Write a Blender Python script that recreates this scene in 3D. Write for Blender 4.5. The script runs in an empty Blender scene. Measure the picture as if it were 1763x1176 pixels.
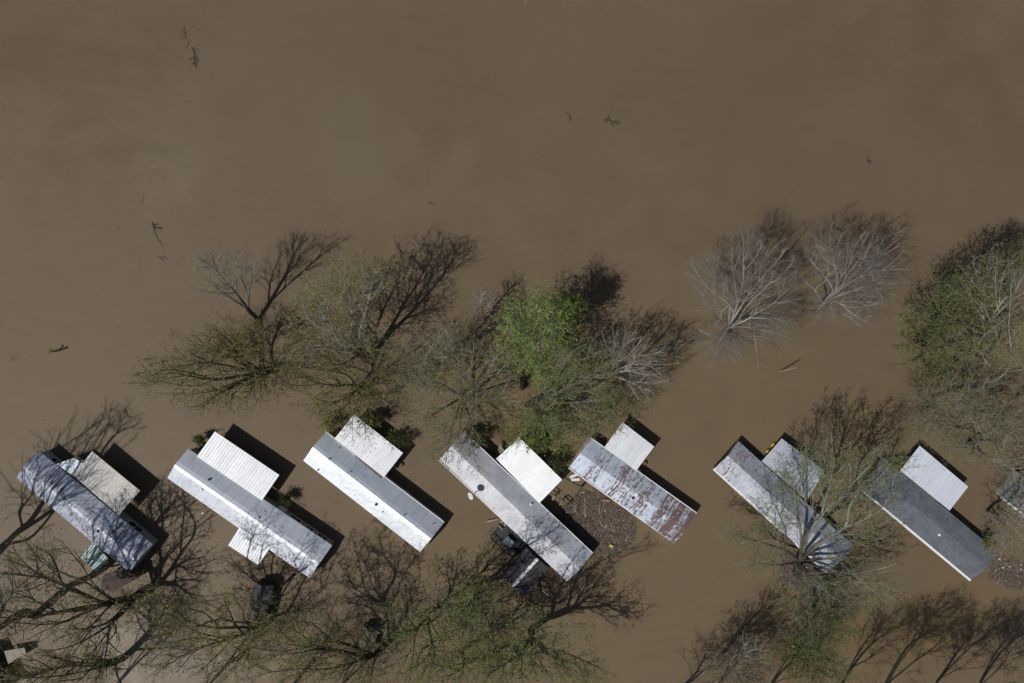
import bpy, math, random
import numpy as np
from mathutils import Vector
C = bpy.context.scene
COL = C.collection
PI = math.pi

# ------------------------------------------------------------------ camera
CAM_H = 90.0
PPM = 15.5                                  # photo pixels per metre at water level
cam_d = bpy.data.cameras.new("camera"); cam = bpy.data.objects.new("camera", cam_d)
COL.objects.link(cam)
cam.location = (0, 0, CAM_H); cam.rotation_euler = (0, 0, 0)
cam_d.sensor_width = 36.0; cam_d.sensor_fit = 'HORIZONTAL'
cam_d.lens = 36.0 * CAM_H / (1763 / PPM)
cam_d.clip_start = 0.5; cam_d.clip_end = 5000
C.camera = cam

# ------------------------------------------------------------------ light
SUN_EL = math.radians(59)
SD = Vector((-0.876 * math.cos(SUN_EL), -0.482 * math.cos(SUN_EL), math.sin(SUN_EL))).normalized()
w = bpy.data.worlds.new("World"); C.world = w; w.use_nodes = True
nt = w.node_tree
sky = nt.nodes.new('ShaderNodeTexSky'); sky.sky_type = 'NISHITA'; sky.sun_disc = False
sky.sun_elevation = SUN_EL; sky.sun_rotation = math.atan2(SD.x, SD.y)
nt.links.new(sky.outputs[0], nt.nodes['Background'].inputs[0])
nt.nodes['Background'].inputs[1].default_value = 0.05
sun_d = bpy.data.lights.new("sun", 'SUN'); sun_d.energy = 3.3; sun_d.angle = math.radians(0.53)
sun_d.color = (1.0, 0.965, 0.91)
sun = bpy.data.objects.new("sun", sun_d); COL.objects.link(sun)
sun.location = (-60, -35, 120); sun.rotation_euler = SD.to_track_quat('Z', 'Y').to_euler()
C.view_settings.view_transform = 'Standard'; C.view_settings.look = 'None'
C.view_settings.exposure = 0; C.view_settings.gamma = 1
C.view_settings.use_curve_mapping = False

# ------------------------------------------------------------------ coordinates
def W(u, v, z=0.0):
    """world point at height z that is seen at photo position (u, v)"""
    s = (CAM_H - z) / CAM_H / PPM
    return np.array([(u - 881.5) * s, -(v - 588.0) * s, z])
def G(u, v, z=0.0):
    """world point standing over the water-level point (u, v)"""
    return np.array([(u - 881.5) / PPM, -(v - 588.0) / PPM, z])

# ------------------------------------------------------------------ materials
def srgb(r, g, b):
    f = lambda c: (c / 255 / 12.92) if c / 255 <= 0.04045 else ((c / 255 + 0.055) / 1.055) ** 2.4
    return (f(r), f(g), f(b), 1)
class NT:
    def __init__(s, name):
        s.m = bpy.data.materials.new(name); s.m.use_nodes = True; s.t = s.m.node_tree
        s.p = s.t.nodes['Principled BSDF']; s.out = s.t.nodes['Material Output']
        s.p.inputs['Roughness'].default_value = 0.8
        s.p.inputs['Specular IOR Level'].default_value = 0.3
    def n(s, typ, **kw):
        x = s.t.nodes.new(typ)
        for k, v in kw.items(): setattr(x, k, v)
        return x
    def l(s, a, b): s.t.links.new(a, b)
    def val(s, x, inp):
        if isinstance(x, (int, float)): inp.default_value = x
        elif isinstance(x, tuple): inp.default_value = x
        else: s.l(x, inp)
    def math(s, op, a, b=0.0, c=0.0, clamp=False):
        x = s.n('ShaderNodeMath', operation=op, use_clamp=clamp)
        s.val(a, x.inputs[0]); s.val(b, x.inputs[1]); s.val(c, x.inputs[2]); return x.outputs[0]
    def obj(s): return s.n('ShaderNodeTexCoord').outputs['Object']
    def uv(s): return s.n('ShaderNodeTexCoord').outputs['UV']
    def sep(s, v):
        x = s.n('ShaderNodeSeparateXYZ'); s.l(v, x.inputs[0]); return x.outputs
    def map(s, v, scale=(1, 1, 1), loc=(0, 0, 0), rot=0):
        x = s.n('ShaderNodeMapping'); s.l(v, x.inputs[0])
        x.inputs['Scale'].default_value = scale; x.inputs['Location'].default_value = loc
        x.inputs['Rotation'].default_value = (0, 0, rot); return x.outputs[0]
    def noise(s, v, scale, detail=4, rough=0.55, dist=0.0):
        x = s.n('ShaderNodeTexNoise'); s.l(v, x.inputs['Vector'])
        x.inputs['Scale'].default_value = scale; x.inputs['Detail'].default_value = detail
        x.inputs['Roughness'].default_value = rough; x.inputs['Distortion'].default_value = dist
        return x.outputs[0]
    def ramp(s, f, a, b, to0=0.0, to1=1.0):
        x = s.n('ShaderNodeMapRange'); x.interpolation_type = 'SMOOTHSTEP'
        s.val(f, x.inputs[0]); s.val(a, x.inputs[1]); s.val(b, x.inputs[2])
        x.inputs[3].default_value = to0; x.inputs[4].default_value = to1; return x.outputs[0]
    def mix(s, f, a, b, mode='MIX'):
        x = s.n('ShaderNodeMix', data_type='RGBA', blend_type=mode)
        s.val(f, x.inputs[0]); s.val(a, x.inputs[6]); s.val(b, x.inputs[7]); return x.outputs[2]
    def bump(s, h, strength=0.3, dist=0.05):
        x = s.n('ShaderNodeBump'); s.l(h, x.inputs['Height'])
        x.inputs['Strength'].default_value = strength; x.inputs['Distance'].default_value = dist
        s.l(x.outputs[0], s.p.inputs['Normal'])
    def col(s, c): s.val(c, s.p.inputs['Base Color'])
    def rough(s, r): s.val(r, s.p.inputs['Roughness'])

def plain(name, c, rough=0.8, var=0.25, scale=6.0, metal=0.0):
    t = NT(name); n = t.noise(t.obj(), scale)
    dk = tuple(x * (1 - var) for x in c[:3]) + (1,)
    t.col(t.mix(t.ramp(n, .3, .7), dk, c)); t.rough(rough)
    t.p.inputs['Metallic'].default_value = metal
    return t.m

def metal_roof(name, light, dark, seam=1.2, dirt=0.4, rust=0.0, streak=0.5, rough=0.42, metal=0.35, shift=0.0, rustcol=srgb(100, 70, 58), bmp=.12, rdir=1):
    """sheet metal roof: u runs along the roof, v across it, both in metres"""
    t = NT(name); uv = t.uv(); x, y, _ = t.sep(uv)
    big = t.noise(t.map(uv, (1, 1, 1), (shift, shift, 0)), 0.55, 5, 0.6)
    st = t.noise(t.map(uv, (3.2, 0.8, 1), (shift * 2, 3, 0), 0.25), 1.3, 6, 0.65, 0.3)
    fine = t.noise(uv, 9.0, 4, 0.7)
    d = t.math('ADD', t.math('MULTIPLY', t.ramp(big, .35, .7), .5), t.math('MULTIPLY', t.ramp(st, .4, .72), streak))
    d = t.math('ADD', d, t.math('MULTIPLY', t.math('SUBTRACT', fine, .5), .35))
    d = t.math('MULTIPLY', d, dirt * 1.4, clamp=True)
    c = t.mix(d, light, dark)
    if rust > 0:
        rn = t.noise(t.map(uv, (3.4, 0.42, 1), (shift, 9, 0)), 1.6, 7, 0.75, 0.3)
        r2 = t.noise(t.map(uv, (1, 1, 1), (4, shift, 0)), 2.4, 7, 0.75)
        sheet = t.n('ShaderNodeTexWhiteNoise', noise_dimensions='1D')
        t.l(t.math('FLOOR', t.math('DIVIDE', x, seam)), sheet.inputs['W'])
        grad = t.math('MULTIPLY', t.math('DIVIDE', x, 16.0), .12) if rdir > 0 else t.ramp(x, 1.5, 7.0, .12, -.06)
        a = t.math('ADD', t.math('MULTIPLY', rn, .55), t.math('MULTIPLY', r2, .45))
        a = t.math('ADD', a, t.math('ADD', grad, t.math('MULTIPLY', t.math('SUBTRACT', sheet.outputs[0], .5), .12)))
        m = t.ramp(a, .70 - .22 * rust, .75 - .22 * rust)
        c = t.mix(t.math('MULTIPLY', m, .92), c, t.mix(t.ramp(fine, .35, .65), rustcol, tuple(k * .6 for k in rustcol[:3]) + (1,)))
        t.l(t.math('ADD', rough, t.math('MULTIPLY', m, .4), clamp=True), t.p.inputs['Roughness'])
        t.l(t.math('MULTIPLY', t.math('SUBTRACT', 1.0, m), metal), t.p.inputs['Metallic'])
    else:
        t.l(t.math('ADD', rough, t.math('MULTIPLY', d, .25), clamp=True), t.p.inputs['Roughness'])
        t.p.inputs['Metallic'].default_value = metal
    fr = t.math('FRACT', t.math('DIVIDE', x, seam))
    sm = t.math('LESS_THAN', fr, .035 / seam)
    c = t.mix(t.math('MULTIPLY', sm, .5), c, tuple(k * .55 for k in dark[:3]) + (1,))
    t.col(c)
    h = t.math('ADD', t.math('MULTIPLY', sm, .3), t.math('MULTIPLY', t.noise(t.map(uv, (1.0, .45, 1)), 2.2, 3, .5), 1.0))
    t.bump(h, bmp, .07)
    return t.m

def ribbed(name, light, dark, dirt=.3, rough=.5, shift=0.0, metal=.15):
    t = NT(name); uv = t.uv(); x, y, _ = t.sep(uv)
    st = t.noise(t.map(uv, (5.0, .5, 1), (shift, shift, 0)), 1.0, 5, .65)
    sp = t.noise(t.map(uv, (1, 1, 1), (shift, 0, 0)), 5.0, 5, .7)
    sheet = t.n('ShaderNodeTexWhiteNoise', noise_dimensions='1D')
    t.l(t.math('FLOOR', t.math('DIVIDE', x, .91)), sheet.inputs['W'])
    d = t.math('ADD', t.math('MULTIPLY', t.ramp(st, .45, .75), .6), t.math('MULTIPLY', t.ramp(sp, .58, .72), .6))
    d = t.math('ADD', t.math('MULTIPLY', d, dirt), t.math('MULTIPLY', sheet.outputs[0], .12), clamp=True)
    c = t.mix(d, light, dark)
    scr = t.math('LESS_THAN', t.math('ABSOLUTE', t.math('SUBTRACT', t.math('FRACT', t.math('DIVIDE', y, 1.2)), .5)), .012)
    c = t.mix(t.math('MULTIPLY', scr, .3), c, dark)
    t.col(c); t.rough(rough); t.p.inputs['Metallic'].default_value = metal
    return t.m

def shingle(name, light, dark):
    t = NT(name); uv = t.uv()
    b = t.n('ShaderNodeTexBrick'); t.l(uv, b.inputs['Vector']); b.inputs['Scale'].default_value = 1.0
    b.inputs['Brick Width'].default_value = .3; b.inputs['Row Height'].default_value = .14
    b.inputs['Mortar Size'].default_value = .008
    b.inputs['Color1'].default_value = light; b.inputs['Color2'].default_value = dark
    b.inputs['Mortar'].default_value = tuple(k * .5 for k in dark[:3]) + (1,)
    n = t.noise(uv, .8, 5, .65); f = t.noise(uv, 30, 3, .8)
    c = t.mix(.55, b.outputs['Color'], t.mix(t.ramp(n, .35, .7), light, dark))
    c = t.mix(.22, c, t.mix(t.ramp(f, .45, .6), (0.02, .02, .02, 1), (.35, .35, .36, 1)))
    t.col(c); t.rough(.85); t.p.inputs['Specular IOR Level'].default_value = .2
    return t.m

M = {}
# --- water
t = NT('turbid_water'); o = t.obj()
n1 = t.noise(o, .012, 4, .5, .4); n2 = t.noise(t.map(o, (1, 1.6, 1), (5, 9, 0), .4), .055, 6, .6, .8)
n4 = t.noise(t.map(o, (1, 1, 1), (7, 2, 0), .2), .14, 6, .62, .6)
n3 = t.noise(t.map(o, (1, 2.6, 1), (0, 3, 0), -.5), .35, 5, .65)
c = t.mix(t.ramp(n1, .3, .7), srgb(106, 91.5, 74), srgb(119, 102.5, 82))
c = t.mix(t.math('MULTIPLY', t.ramp(n2, .35, .75), .5), c, srgb(114, 101, 83))
c = t.mix(t.math('MULTIPLY', t.ramp(n3, .4, .8), .18), c, srgb(84, 72, 54))
# soft patches: paler silt in open water, other tones elsewhere
sx, sy, sz = t.sep(o)
def tone_patch(u, v, rx, ry, amt, colr):
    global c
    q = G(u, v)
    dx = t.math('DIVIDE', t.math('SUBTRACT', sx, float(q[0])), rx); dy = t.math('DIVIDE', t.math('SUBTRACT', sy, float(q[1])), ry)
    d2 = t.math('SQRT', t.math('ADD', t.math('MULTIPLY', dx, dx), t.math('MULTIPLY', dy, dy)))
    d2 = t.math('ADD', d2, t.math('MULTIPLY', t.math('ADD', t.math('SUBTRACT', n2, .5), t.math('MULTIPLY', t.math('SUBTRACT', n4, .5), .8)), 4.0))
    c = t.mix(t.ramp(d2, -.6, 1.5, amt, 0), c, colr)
tone_patch(290, 320, 5, 9, .45, srgb(124, 116, 105)); tone_patch(610, 250, 7, 7, .4, srgb(122, 113, 101))
tone_patch(850, 350, 14, 8, .5, srgb(122, 109, 92)); tone_patch(400, 120, 16, 9, .4, srgb(110, 100, 86))
tone_patch(290, 1150, 10, 4.5, .75, srgb(158, 148, 138)); tone_patch(430, 1100, 9, 4, .4, srgb(140, 126, 108))  # greyer, paler patches towards the lower left
tone_patch(1700, 60, 25, 16, .5, srgb(92, 80, 62)); tone_patch(1200, 740, 36, 24, .75, srgb(119, 105, 81)); tone_patch(60, 90, 18, 14, .7, srgb(98, 84, 66)); tone_patch(1050, 330, 24, 14, .5, srgb(113, 100, 82))  # lens vignetting painted as darker water in the top corners; paler middle
tone_patch(150, 690, 16, 10, .3, srgb(112, 99, 76)); tone_patch(1500, 1080, 22, 8, .4, srgb(112, 92, 62))
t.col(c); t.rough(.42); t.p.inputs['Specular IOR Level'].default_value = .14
t.p.inputs['IOR'].default_value = 1.33
t.bump(t.noise(o, .9, 3, .5), .06, .05)
t.p.inputs['Subsurface Weight'].default_value = 1.0; t.p.inputs['Subsurface Radius'].default_value = (1.0, .75, .5); t.p.inputs['Subsurface Scale'].default_value = .16
M['water'] = t.m

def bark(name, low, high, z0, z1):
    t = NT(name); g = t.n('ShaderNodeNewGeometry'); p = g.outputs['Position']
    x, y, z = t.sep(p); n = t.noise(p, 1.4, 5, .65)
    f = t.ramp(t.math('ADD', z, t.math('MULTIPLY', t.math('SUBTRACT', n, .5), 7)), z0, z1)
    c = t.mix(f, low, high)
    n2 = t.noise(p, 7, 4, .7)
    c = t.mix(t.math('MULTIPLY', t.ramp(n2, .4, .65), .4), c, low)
    r = t.math('MULTIPLY', g.outputs['Random Per Island'], .25)
    c = t.mix(r, c, low)
    t.col(c); t.rough(.85); t.bump(n2, .5, .03)
    return t.m
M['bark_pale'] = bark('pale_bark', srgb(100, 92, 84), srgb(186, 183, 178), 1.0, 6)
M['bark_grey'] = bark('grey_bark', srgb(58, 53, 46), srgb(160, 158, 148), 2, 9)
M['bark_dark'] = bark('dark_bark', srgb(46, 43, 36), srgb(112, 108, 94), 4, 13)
def twigm(name, a, b):
    t = NT(name); g = t.n('ShaderNodeNewGeometry'); t.col(t.mix(g.outputs['Random Per Island'], a, b)); t.rough(.8); return t.m
M['twig_pale'] = twigm('pale_twigs', srgb(88, 79, 68), srgb(146, 140, 130))
M['twig_grey'] = twigm('grey_twigs', srgb(84, 80, 66), srgb(146, 144, 126))
M['twig_dark'] = twigm('dark_twigs', srgb(56, 50, 40), srgb(112, 106, 86))
def leaf(name, a, b, cc):
    t = NT(name); g = t.n('ShaderNodeNewGeometry'); r = g.outputs['Random Per Island']
    n = t.noise(g.outputs['Position'], .5, 3)
    c = t.mix(t.ramp(r, 0, 1), a, b); c = t.mix(t.math('MULTIPLY', t.ramp(n, .35, .7), .7), c, cc)
    t.col(c); t.rough(.6)
    tr = t.n('ShaderNodeBsdfTranslucent'); t.l(c, tr.inputs[0])
    mx = t.n('ShaderNodeMixShader'); mx.inputs[0].default_value = .3
    t.l(t.p.outputs[0], mx.inputs[1]); t.l(tr.outputs[0], mx.inputs[2]); t.l(mx.outputs[0], t.out.inputs[0])
    return t.m
M['leaf_green'] = leaf('fresh_green_leaves', srgb(142, 174, 62), srgb(82, 116, 40), srgb(150, 176, 74))
M['leaf_fresh'] = leaf('spring_green_leaves', srgb(140, 164, 68), srgb(92, 114, 46), srgb(138, 152, 72))
M['leaf_mid'] = leaf('mid_green_leaves', srgb(130, 150, 70), srgb(88, 104, 52), srgb(128, 138, 72))
M['leaf_olive'] = leaf('olive_buds', srgb(150, 148, 76), srgb(98, 102, 52), srgb(142, 132, 70))
M['leaf_dark'] = leaf('dark_shrub_leaves', srgb(62, 78, 34), srgb(40, 52, 24), srgb(84, 96, 44))

M['wood_dark'] = plain('dark_wet_wood', srgb(66, 60, 54), .7)
M['wood_brown'] = plain('brown_boards', srgb(104, 88, 74), .8)
M['wood_grey'] = plain('weathered_wood', srgb(150, 142, 130), .8)
M['white_trim'] = plain('white_trim', srgb(228, 230, 232), .5, .12)
M['white_plastic'] = plain('white_plastic', srgb(220, 222, 216), .4, .1)
M['siding_grey'] = plain('grey_siding', srgb(150, 152, 154), .7, .15, 2)
M['siding_white'] = plain('white_siding', srgb(216, 216, 212), .7, .12, 2)
M['siding_tan'] = plain('tan_siding', srgb(150, 138, 120), .7, .15, 2)
M['siding_blue'] = plain('blue_grey_siding', srgb(118, 126, 136), .7, .15, 2)
M['siding_dark'] = plain('dark_brown_siding', srgb(70, 64, 60), .7, .15, 2)
M['black'] = plain('black_plastic', srgb(34, 34, 36), .5)
M['pipe'] = plain('galvanised_pipe', srgb(110, 112, 114), .45, .2, 8, .6)
M['yellow'] = plain('yellow_plastic', srgb(222, 160, 52), .45, .2)
M['teal'] = plain('teal_cushion', srgb(88, 120, 124), .7)
M['screen'] = plain('dark_tarp', srgb(50, 52, 56), .6)
gl = NT('window_glass'); gl.col(srgb(34, 40, 46)); gl.rough(.08); gl.p.inputs['Specular IOR Level'].default_value = .6
M['glass'] = gl.m

M['roof_a'] = metal_roof('weathered_metal_roof', srgb(205, 209, 220), srgb(96, 98, 108), 1.2, .8, 0, .8, .38, .6, 3, bmp=.22)
M['roof_b'] = metal_roof('pale_metal_roof', srgb(216, 220, 228), srgb(140, 144, 156), 1.2, .55, 0, .5, .40, .65, 11)
M['roof_c'] = metal_roof('bright_metal_roof', srgb(238, 242, 247), srgb(176, 186, 198), 1.18, .4, .12, .4, .38, .75, 21)
M['roof_d'] = metal_roof('coated_metal_roof', srgb(186, 188, 194), srgb(138, 140, 146), 4.0, .6, .05, .4, .58, .45, 31, bmp=.05)
M['roof_e'] = metal_roof('rusted_metal_roof', srgb(190, 198, 212), srgb(128, 136, 150), .8, .5, .66, .5, .5, .3, 41)
M['roof_f'] = metal_roof('patchy_metal_roof', srgb(184, 188, 198), srgb(112, 114, 124), 2.4, .55, .30, .5, .45, .5, 53, rdir=-1)
M['roof_h'] = shingle('grey_shingle_roof', srgb(106, 112, 122), srgb(74, 78, 86))
M['roof_black'] = shingle('black_shingle_roof', srgb(62, 60, 60), srgb(34, 34, 36))
M['roof_brown'] = shingle('brown_shingle_roof', srgb(98, 78, 74), srgb(66, 52, 50))
M['roof_shed'] = shingle('worn_grey_shed_roof', srgb(104, 106, 112), srgb(56, 58, 62))
M['roof_tan'] = shingle('tan_shed_roof', srgb(110, 98, 84), srgb(78, 70, 60))
M['rib_white'] = ribbed('white_ribbed_metal', srgb(218, 221, 226), srgb(136, 138, 138), .6, .55, 2)
M['rib_bright'] = ribbed('bright_ribbed_metal', srgb(246, 248, 250), srgb(176, 182, 186), .4, .5, 7)
M['rib_beige'] = ribbed('beige_ribbed_metal', srgb(194, 191, 186), srgb(138, 134, 128), .6, .6, 12, 0)
M['rib_grey'] = ribbed('grey_ribbed_metal', srgb(184, 188, 198), srgb(128, 130, 140), .5, .5, 22)
M['rib_pale'] = ribbed('pale_ribbed_metal', srgb(206, 212, 222), srgb(150, 158, 170), .4, .5, 32)
M['rib_teal'] = ribbed('teal_ribbed_plastic', srgb(176, 206, 200), srgb(78, 116, 112), .9, .4, 5, 0)
t = NT('teal_striped_plastic'); uv = t.uv(); x, y, _ = t.sep(uv)
st = t.math('FRACT', t.math('DIVIDE', x, .26)); n = t.noise(uv, 3, 4)
c = t.mix(t.ramp(st, .42, .5), srgb(74, 104, 102), srgb(186, 208, 204)); c = t.mix(t.math('MULTIPLY', t.ramp(n, .45, .7), .45), c, srgb(96, 108, 104))
t.col(c); t.rough(.5); M['rib_teal'] = t.m
t = NT('floating_debris'); o = t.obj()
v = t.n('ShaderNodeTexVoronoi'); t.l(t.map(o, (1, 1, .2)), v.inputs['Vector']); v.inputs['Scale'].default_value = 9
n = t.noise(o, 14, 5, .8); n2 = t.noise(o, .5, 4)
c = t.mix(t.ramp(n, .35, .7), srgb(84, 75, 67), srgb(128, 116, 105)); c = t.mix(.22, c, v.outputs['Color'], 'MULTIPLY')
c = t.mix(t.math('MULTIPLY', t.ramp(n2, .4, .7), .5), c, srgb(96, 84, 74))
t.col(c); t.rough(.9); t.bump(n, .8, .08); M['debris'] = t.m
t = NT('driftwood_bits'); g = t.n('ShaderNodeNewGeometry')
t.col(t.mix(t.math('POWER', g.outputs['Random Per Island'], 5.0), srgb(76, 64, 56), srgb(186, 164, 144))); M['drift'] = t.m
t = NT('litter_bits'); g = t.n('ShaderNodeNewGeometry')
t.col(t.mix(g.outputs['Random Per Island'], srgb(226, 226, 222), srgb(170, 164, 150))); M['litter'] = t.m

# ------------------------------------------------------------------ mesh helpers
ORG = {}
class MB:
    def __init__(s): s.v = []; s.f = []; s.uv = []; s.smooth = False
    def add(s, vs, fs, uvs=None):
        b = len(s.v); s.v += [tuple(map(float, p)) for p in vs]
        for i, f in enumerate(fs):
            s.f.append(tuple(b + k for k in f))
            s.uv.append(uvs[i] if uvs else [(0, 0)] * len(f))
    def box(s, c, a, b, n, ha, hb, hn):
        c, a, b, n = map(np.asarray, (c, a, b, n)); vs = []
        for k in (-1, 1):
            for (i, j) in ((-1, -1), (1, -1), (1, 1), (-1, 1)): vs.append(c + a * ha * i + b * hb * j + n * hn * k)
        s.add(vs, [(3, 2, 1, 0), (4, 5, 6, 7), (0, 1, 5, 4), (1, 2, 6, 5), (2, 3, 7, 6), (3, 0, 4, 7)],
              [[(0, 0), (ha * 2, 0), (ha * 2, hb * 2), (0, hb * 2)]] * 6)
    def bar(s, p, q, w, h=None):
        p, q = np.array(p, float), np.array(q, float); d = q - p; L = np.linalg.norm(d); d /= L
        ref = np.array([0, 0, 1.]) if abs(d[2]) < .9 else np.array([1., 0, 0])
        b = np.cross(ref, d); b /= np.linalg.norm(b); n = np.cross(d, b)
        s.box((p + q) / 2, d, b, n, L / 2, w / 2, (h or w) / 2)
    def tube(s, pts, rs, k=8, cap=True):
        pts = [np.array(p, float) for p in pts]; vs = []; fs = []; n = len(pts)
        for i, p in enumerate(pts):
            d = pts[min(i + 1, n - 1)] - pts[max(i - 1, 0)]; d /= np.linalg.norm(d) + 1e-9
            ref = np.array([0.13, .21, .97]) if abs(d[2]) < .9 else np.array([1., 0, 0])
            a = np.cross(ref, d); a /= np.linalg.norm(a); b = np.cross(d, a)
            for j in range(k):
                th = 2 * PI * j / k; vs.append(p + (a * math.cos(th) + b * math.sin(th)) * rs[i])
        for i in range(n - 1):
            for j in range(k):
                j2 = (j + 1) % k; fs.append((i * k + j, i * k + j2, (i + 1) * k + j2, (i + 1) * k + j))
        if cap: fs.append(tuple(range(k))[::-1]); fs.append(tuple((n - 1) * k + j for j in range(k)))
        s.add(vs, fs)
    def build(s, name, mat, parent=None):
        return mesh_obj(name, np.array(s.v), s.f, mat, parent, s.uv, s.smooth)

def link(name, me, parent, org):
    o = bpy.data.objects.new(name, me); COL.objects.link(o)
    if parent is not None: o.parent = parent
    else: o.location = org
    ORG[o.name] = org
    return o
def mesh_obj(name, V, F, mat, parent=None, uv=None, smooth=False):
    if parent is not None: org = ORG[parent.name]
    else:
        org = V.mean(axis=0); org = np.array([org[0], org[1], V[:, 2].min()])
    me = bpy.data.meshes.new(name); me.from_pydata((V - org).tolist(), [], F)
    if uv is not None:
        l = me.uv_layers.new(name='UVMap'); l.data.foreach_set('uv', np.array([c for f in uv for c in f], float).ravel())
    me.materials.append(mat)
    if smooth: me.polygons.foreach_set('use_smooth', [True] * len(F))
    me.update()
    return link(name, me, parent, org)
def fast_obj(name, V, F, mat, parent, smooth=False):
    """V (n,3), F (m,k) arrays"""
    org = ORG[parent.name] if parent is not None else np.array([*V.mean(axis=0)[:2], 0.0])
    me = bpy.data.meshes.new(name); n, k = F.shape
    me.vertices.add(len(V)); me.vertices.foreach_set('co', (V - org).astype(np.float32).ravel())
    me.loops.add(n * k); me.loops.foreach_set('vertex_index', F.astype(np.int32).ravel())
    me.polygons.add(n); me.polygons.foreach_set('loop_start', np.arange(0, n * k, k, dtype=np.int32))
    me.polygons.foreach_set('loop_total', np.full(n, k, dtype=np.int32))
    if smooth: me.polygons.foreach_set('use_smooth', np.ones(n, dtype=bool))
    me.materials.append(mat); me.update(calc_edges=True)
    return link(name, me, parent, org)
def tag(o, label=None, cat=None, group=None, kind=None):
    if label: o['label'] = label
    if cat: o['category'] = cat
    if group: o['group'] = group
    if kind: o['kind'] = kind
    return o
def thing(name, loc, label, cat, group=None):
    o = bpy.data.objects.new(name, None); COL.objects.link(o); o.location = loc
    o.empty_display_size = .5
    ORG[o.name] = np.array(loc, float); return tag(o, label, cat, group)
Z = np.array([0, 0, 1.0])
def unit(v): return v / np.linalg.norm(v)

# ------------------------------------------------------------------ the water
m = MB(); R = 1500
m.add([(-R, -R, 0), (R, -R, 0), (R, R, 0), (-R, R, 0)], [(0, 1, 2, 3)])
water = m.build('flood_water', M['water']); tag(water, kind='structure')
m = MB(); m.add([(-R, -R, -2.5), (R, -R, -2.5), (R, R, -2.5), (-R, R, -2.5)], [(0, 1, 2, 3)])
tag(m.build('ground', M['wood_brown']), kind='structure')

# ------------------------------------------------------------------ mobile homes
def gable_roof(q, z, rise, mat, parent, na=40, nb=10, wob=.002, seed=1, name='roof', soft=.06):
    """q: eave corners W,N,E,S as world points at height z. Returns object."""
    rg = np.random.default_rng(seed); Wc, Nc, Ec, Sc = q; vs = []; uvs = {}
    L = np.linalg.norm(Ec - Nc); B = np.linalg.norm(Nc - Wc)
    for i in range(na + 1):
        u = i / na; lo = Wc + (Sc - Wc) * u; hi = Nc + (Ec - Nc) * u
        for j in range(nb + 1):
            s = j / nb; p = lo + (hi - lo) * s
            d = abs(2 * s - 1); h = 1.25 * rise * (1 - math.sqrt(d * d + soft * soft) + soft * 0.5)
            edge = j in (0, nb)
            p = p + Z * (h + (0 if edge else rg.normal(0, wob)))
            vs.append(p); uvs[len(vs) - 1] = (u * L, s * B)
    top = len(vs); th = .09
    vs += [p - Z * th for p in vs]
    for k in range(top): uvs[top + k] = uvs[k]
    fs = []; idx = lambda i, j: i * (nb + 1) + j
    for i in range(na):
        for j in range(nb):
            a, b, c2, d2 = idx(i, j), idx(i + 1, j), idx(i + 1, j + 1), idx(i, j + 1)
            fs.append((a, b, c2, d2)); fs.append((top + d2, top + c2, top + b, top + a))
    for i in range(na):
        fs.append((idx(i, 0), top + idx(i, 0), top + idx(i + 1, 0), idx(i + 1, 0)))
        fs.append((idx(i + 1, nb), top + idx(i + 1, nb), top + idx(i, nb), idx(i, nb)))
    for j in range(nb):
        fs.append((idx(0, j + 1), top + idx(0, j + 1), top + idx(0, j), idx(0, j)))
        fs.append((idx(na, j), top + idx(na, j), top + idx(na, j + 1), idx(na, j + 1)))
    return mesh_obj(name, np.array(vs), fs, mat, parent, [[uvs[k] for k in f] for f in fs])

def corrugated(q, z, mat, parent, name='roof_panel', pitch=.3, hgt=.035, along='b', zs=(0, 0, 0, 0)):
    """flat ribbed sheet roof; q = left, top, right, bottom corners; ribs run left->top direction (b) """
    A, T, Rr, Bm = [np.array(p) + Z * dz for p, dz in zip(q, zs)]
    if along == 'a': A, T, Rr, Bm = T, Rr, Bm, A
    L = np.linalg.norm(Bm - A); B = np.linalg.norm(T - A); n = max(3, int(L / pitch)); prof = []
    for i in range(n):
        for (f, h) in ((0, 0), (.62, 0), (.70, hgt), (.90, hgt)): prof.append(((i + f) / n, h))
    prof.append((1, 0)); vs = []; uvs = []
    for (f, h) in prof:
        for s in (0, .5, 1):
            p = (A + (Bm - A) * f) * (1 - s) + (T + (Rr - T) * f) * s; vs.append(p + Z * (h)); uvs.append((f * L, s * B))
    k = len(vs); vs += [np.array(p) - Z * .03 for p in vs]; uvs += uvs; fs = []
    for i in range(len(prof) - 1):
        for j in range(2):
            a, b, c2, d2 = i * 3 + j, i * 3 + 3 + j, i * 3 + 4 + j, i * 3 + 1 + j
            fs.append((a, b, c2, d2)); fs.append((k + d2, k + c2, k + b, k + a))
        for j in (0, 2):
            a, b = i * 3 + j, i * 3 + 3 + j; fs.append((a, k + a, k + b, b) if j == 0 else (b, k + b, k + a, a))
    e = (len(prof) - 1) * 3
    for base in (0, e):
        for j in range(2): fs.append((base + j, base + j + 1, k + base + j + 1, k + base + j))
    return mesh_obj(name, np.array(vs), fs, mat, parent, [[uvs[x] for x in f] for f in fs])

def window(parent, c, a, out, w, h):
    f = MB(); f.box(c + out * .03, a, Z, out, w / 2 + .07, h / 2 + .07, .035)
    fo = f.build('window', M['white_trim'], parent)
    p = MB(); p.box(c + out * .07, a, Z, out, w / 2, h / 2, .012); p.build('pane', M['glass'], fo)
    s_ = MB(); s_.box(c + out * .09, a, Z, out, .02, h / 2, .012); s_.build('mullion', M['white_trim'], fo)

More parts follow.
